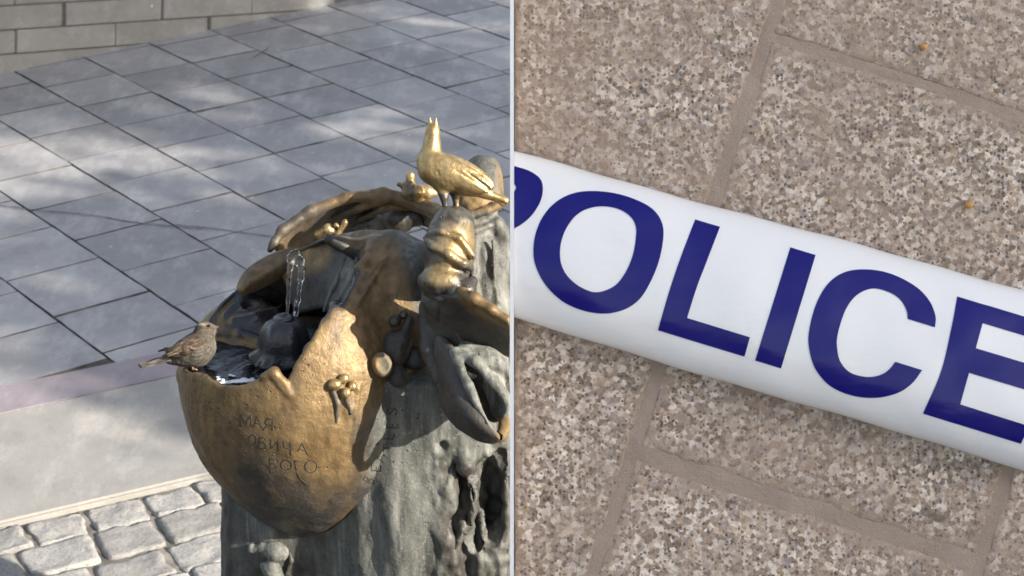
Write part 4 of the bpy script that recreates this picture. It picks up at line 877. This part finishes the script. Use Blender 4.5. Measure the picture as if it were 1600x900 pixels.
def feather(name, pts, wd, col, parent, w=120, th=1.2, edge=None, lift=6):
    c_ = crom([(*p, ) for p in pts], 14); V, C = [], []; k = len(c_)
    t = np.gradient(c_[:, :2], axis=0); t /= np.linalg.norm(t, axis=1, keepdims=True); nrm = np.c_[-t[:, 1], t[:, 0]]
    for i in range(k):
        s_ = i / (k - 1); wi = wd * (math.sin(math.pi * min(1, .12 + .80 * s_ ** .8)) ** .6)
        for j, x in enumerate((-1, -.8, 0, .8, 1)):
            q = c_[i, :2] + nrm[i] * wi * x; V.append(S(q[0], q[1], c_[i, 2] + lift - .7 * abs(x) * th)); C.append(edge if (edge and abs(x) > .5) else col)
    me = mesh(name, V, gridfaces(k, 5)); setcol(me, np.array(C, float)); ob = link(name, me, SPM); under(ob, parent)
    md = ob.modifiers.new('thick', 'SOLIDIFY'); md.thickness = .0006; md.offset = 0
    return ob
wing = lump_part('wing', .0011, [('e', (292, 540, 117, 30, 12.5, 6, -28), 4), ('c', [(312, 532, 116, 7), (290, 545, 119, 8), (262, 553, 110, 3)], 5)], 0, 0, noise=.0006, parent=sroot, mat=SPM, clipx=False, col=lambda V, N, u, v: np.tile([.07, .046, .028], (len(V), 1)))
br, dk, bf = (.07, .042, .025), (.022, .016, .012), (.21, .145, .09)
for i in range(6): feather('feather', [(300 - i * 4, 545 + i * 1.5 - 3, 121 - i * .4), (282 - i * 4, 549 + i * 2.0 - 4, 121), (256 + i * 1.0, 549 + i * 2.6 - 5, 112)], 2.6, dk if i % 2 else br, sroot, edge=bf)
for i in range(6): feather('feather', [(314 - i * 5, 531 + i * .3, 119), (302 - i * 5, 536 + i * .8, 121), (286 - i * 5, 541 + i * 1.2, 118)], 3.0, dk, sroot, edge=bf if i in (0, 2, 4) else br)
feather('feather', [(316, 541, 120), (304, 545, 121.5), (292, 543, 121)], 1.6, bf, sroot)
for i in range(4): feather('tail_feather', [(268, 556 + i * 1.6, 97 + i), (243, 563 + i * 1.5, 97 + i), (216 + i * 1.0, 571 + i * .9, 96 + i)], 3.3, (.085, .068, .055), sroot, edge=(.19, .16, .13))
feather('feather', [(266, 545, 108), (256, 546.5, 106), (247, 549, 103)], 1.8, dk, sroot)
EYE = simple('bird_eye', (.006, .005, .004), .08); bm = bmesh.new(); bmesh.ops.create_icosphere(bm, subdivisions=2, radius=2.1 * PXM)
me = bpy.data.meshes.new('eye'); bm.to_mesh(me); bm.free(); ob = link('eye', me, EYE); ob.location = Vector(S(326.5, 509, 107.2)) - Vector(sroot.location); ob.parent = sroot
LEG = simple('bird_leg', (.25, .16, .11), .6)
for du, w in ((0, 100), (-9, 88)):
    v_, f_ = tube([S(301 + du, 560, w), S(300 + du, 570, w), S(302 + du, 578, w + 4)], 1.5 * PXM, 6); v2, f2 = tube([S(300 + du, 575, w + 2), S(308 + du, 578, w + 6)], 1.2 * PXM, 6)
    f_ = f_ + [[i + len(v_) for i in q] for q in f2]; under(link('leg', mesh('leg', v_ + v2, f_), LEG), sroot)

# ------------------------------------------------------------------ plaza trees that throw the dappled shade (right of and behind the camera)
BARK = simple('tree_bark', (.11, .085, .065), .9, 0, .4, 30, .8); LEAFM = simple('tree_leaves', (.07, .11, .035), .7, 0, .4, 5)
def tree(base, hgt, cr, cz, seed, nleaf, label):
    rr_ = random.Random(seed); root = empty('plaza_tree', base); tag(root, label, 'tree', 'plaza trees'); b0 = np.array(base, float)
    tr = [b0 + [0, 0, -.1], b0 + [.1, .05, hgt * .35], b0 + [-.05, .15, hgt * .7], b0 + [.05, .1, hgt]]
    V, F = tube(crom(tr, 18), np.linspace(.22, .05, 18), 10); tips = []
    for i in range(16):
        z = rr_.uniform(.32, .92); s_ = b0 + [0, .1, hgt * z]; a_ = rr_.uniform(0, 6.28); L = cr * rr_.uniform(.6, 1.0) * (1.15 - .6 * abs(z - .55))
        e_ = s_ + np.array([math.cos(a_) * L, math.sin(a_) * L, rr_.uniform(.1, .5) * L]); mid = (s_ + e_) / 2 + [0, 0, -.1 * L]
        c_ = crom([s_, mid, e_], 10); v_, f_ = tube(c_, np.linspace(.07, .015, 10), 6); o_ = len(V); V += v_; F += [[k + o_ for k in q] for q in f_]; tips += [c_[4], c_[6], c_[8], c_[9]]
        for _ in range(3):
            q0 = c_[rr_.randrange(4, 9)]; q1 = q0 + np.array([rr_.gauss(0, 1), rr_.gauss(0, 1), rr_.gauss(.2, .7)]) * cr * .22; v_, f_ = tube([q0, (q0 + q1) / 2 + [0, 0, .05], q1], [.02, .015, .008], 5); o_ = len(V); V += v_; F += [[k + o_ for k in q] for q in f_]; tips.append(q1)
    under(link('trunk', mesh('trunk', V, F), BARK), root); LV, LF = [], []
    for _ in range(nleaf):
        t = tips[rr_.randrange(len(tips))] + np.array([rr_.gauss(0, 1), rr_.gauss(0, 1), rr_.gauss(0, .8)]) * cr * .13
        a_ = np.array([rr_.gauss(0, 1), rr_.gauss(0, 1), rr_.gauss(0, 1)]); a_ /= np.linalg.norm(a_); b_ = np.cross(a_, [rr_.gauss(0, 1), rr_.gauss(0, 1), rr_.gauss(0, 1)]); b_ /= np.linalg.norm(b_) + 1e-9; s_ = rr_.uniform(.06, .11); k = len(LV)
        LV += [t - a_ * s_, t + b_ * s_ * .55, t + a_ * s_, t - b_ * s_ * .55]; LF.append([k, k + 1, k + 2, k + 3])
    under(link('crown', mesh('crown', LV, np.array(LF), False), LEAFM), root)
hs = Vector((TO_SUN.x, TO_SUN.y)).length; sx, sy, sz = TO_SUN.x / hs, TO_SUN.y / hs, TO_SUN.z / hs
for i, (gx, gy, dist, hgt, cr, nl, lb) in enumerate(((-1.0, 6.9, 10.5, 8.2, 2.1, 13000, 'broad leafy tree to the right whose crown shades the near paving'), (-1.0, 9.2, 12.5, 9.2, 2.5, 17000, 'taller leafy tree to the right whose crown shades the far paving'))):
    tree((gx + sx * dist, gy + sy * dist, 0), hgt, cr, 0, 20 + i, nl, lb)
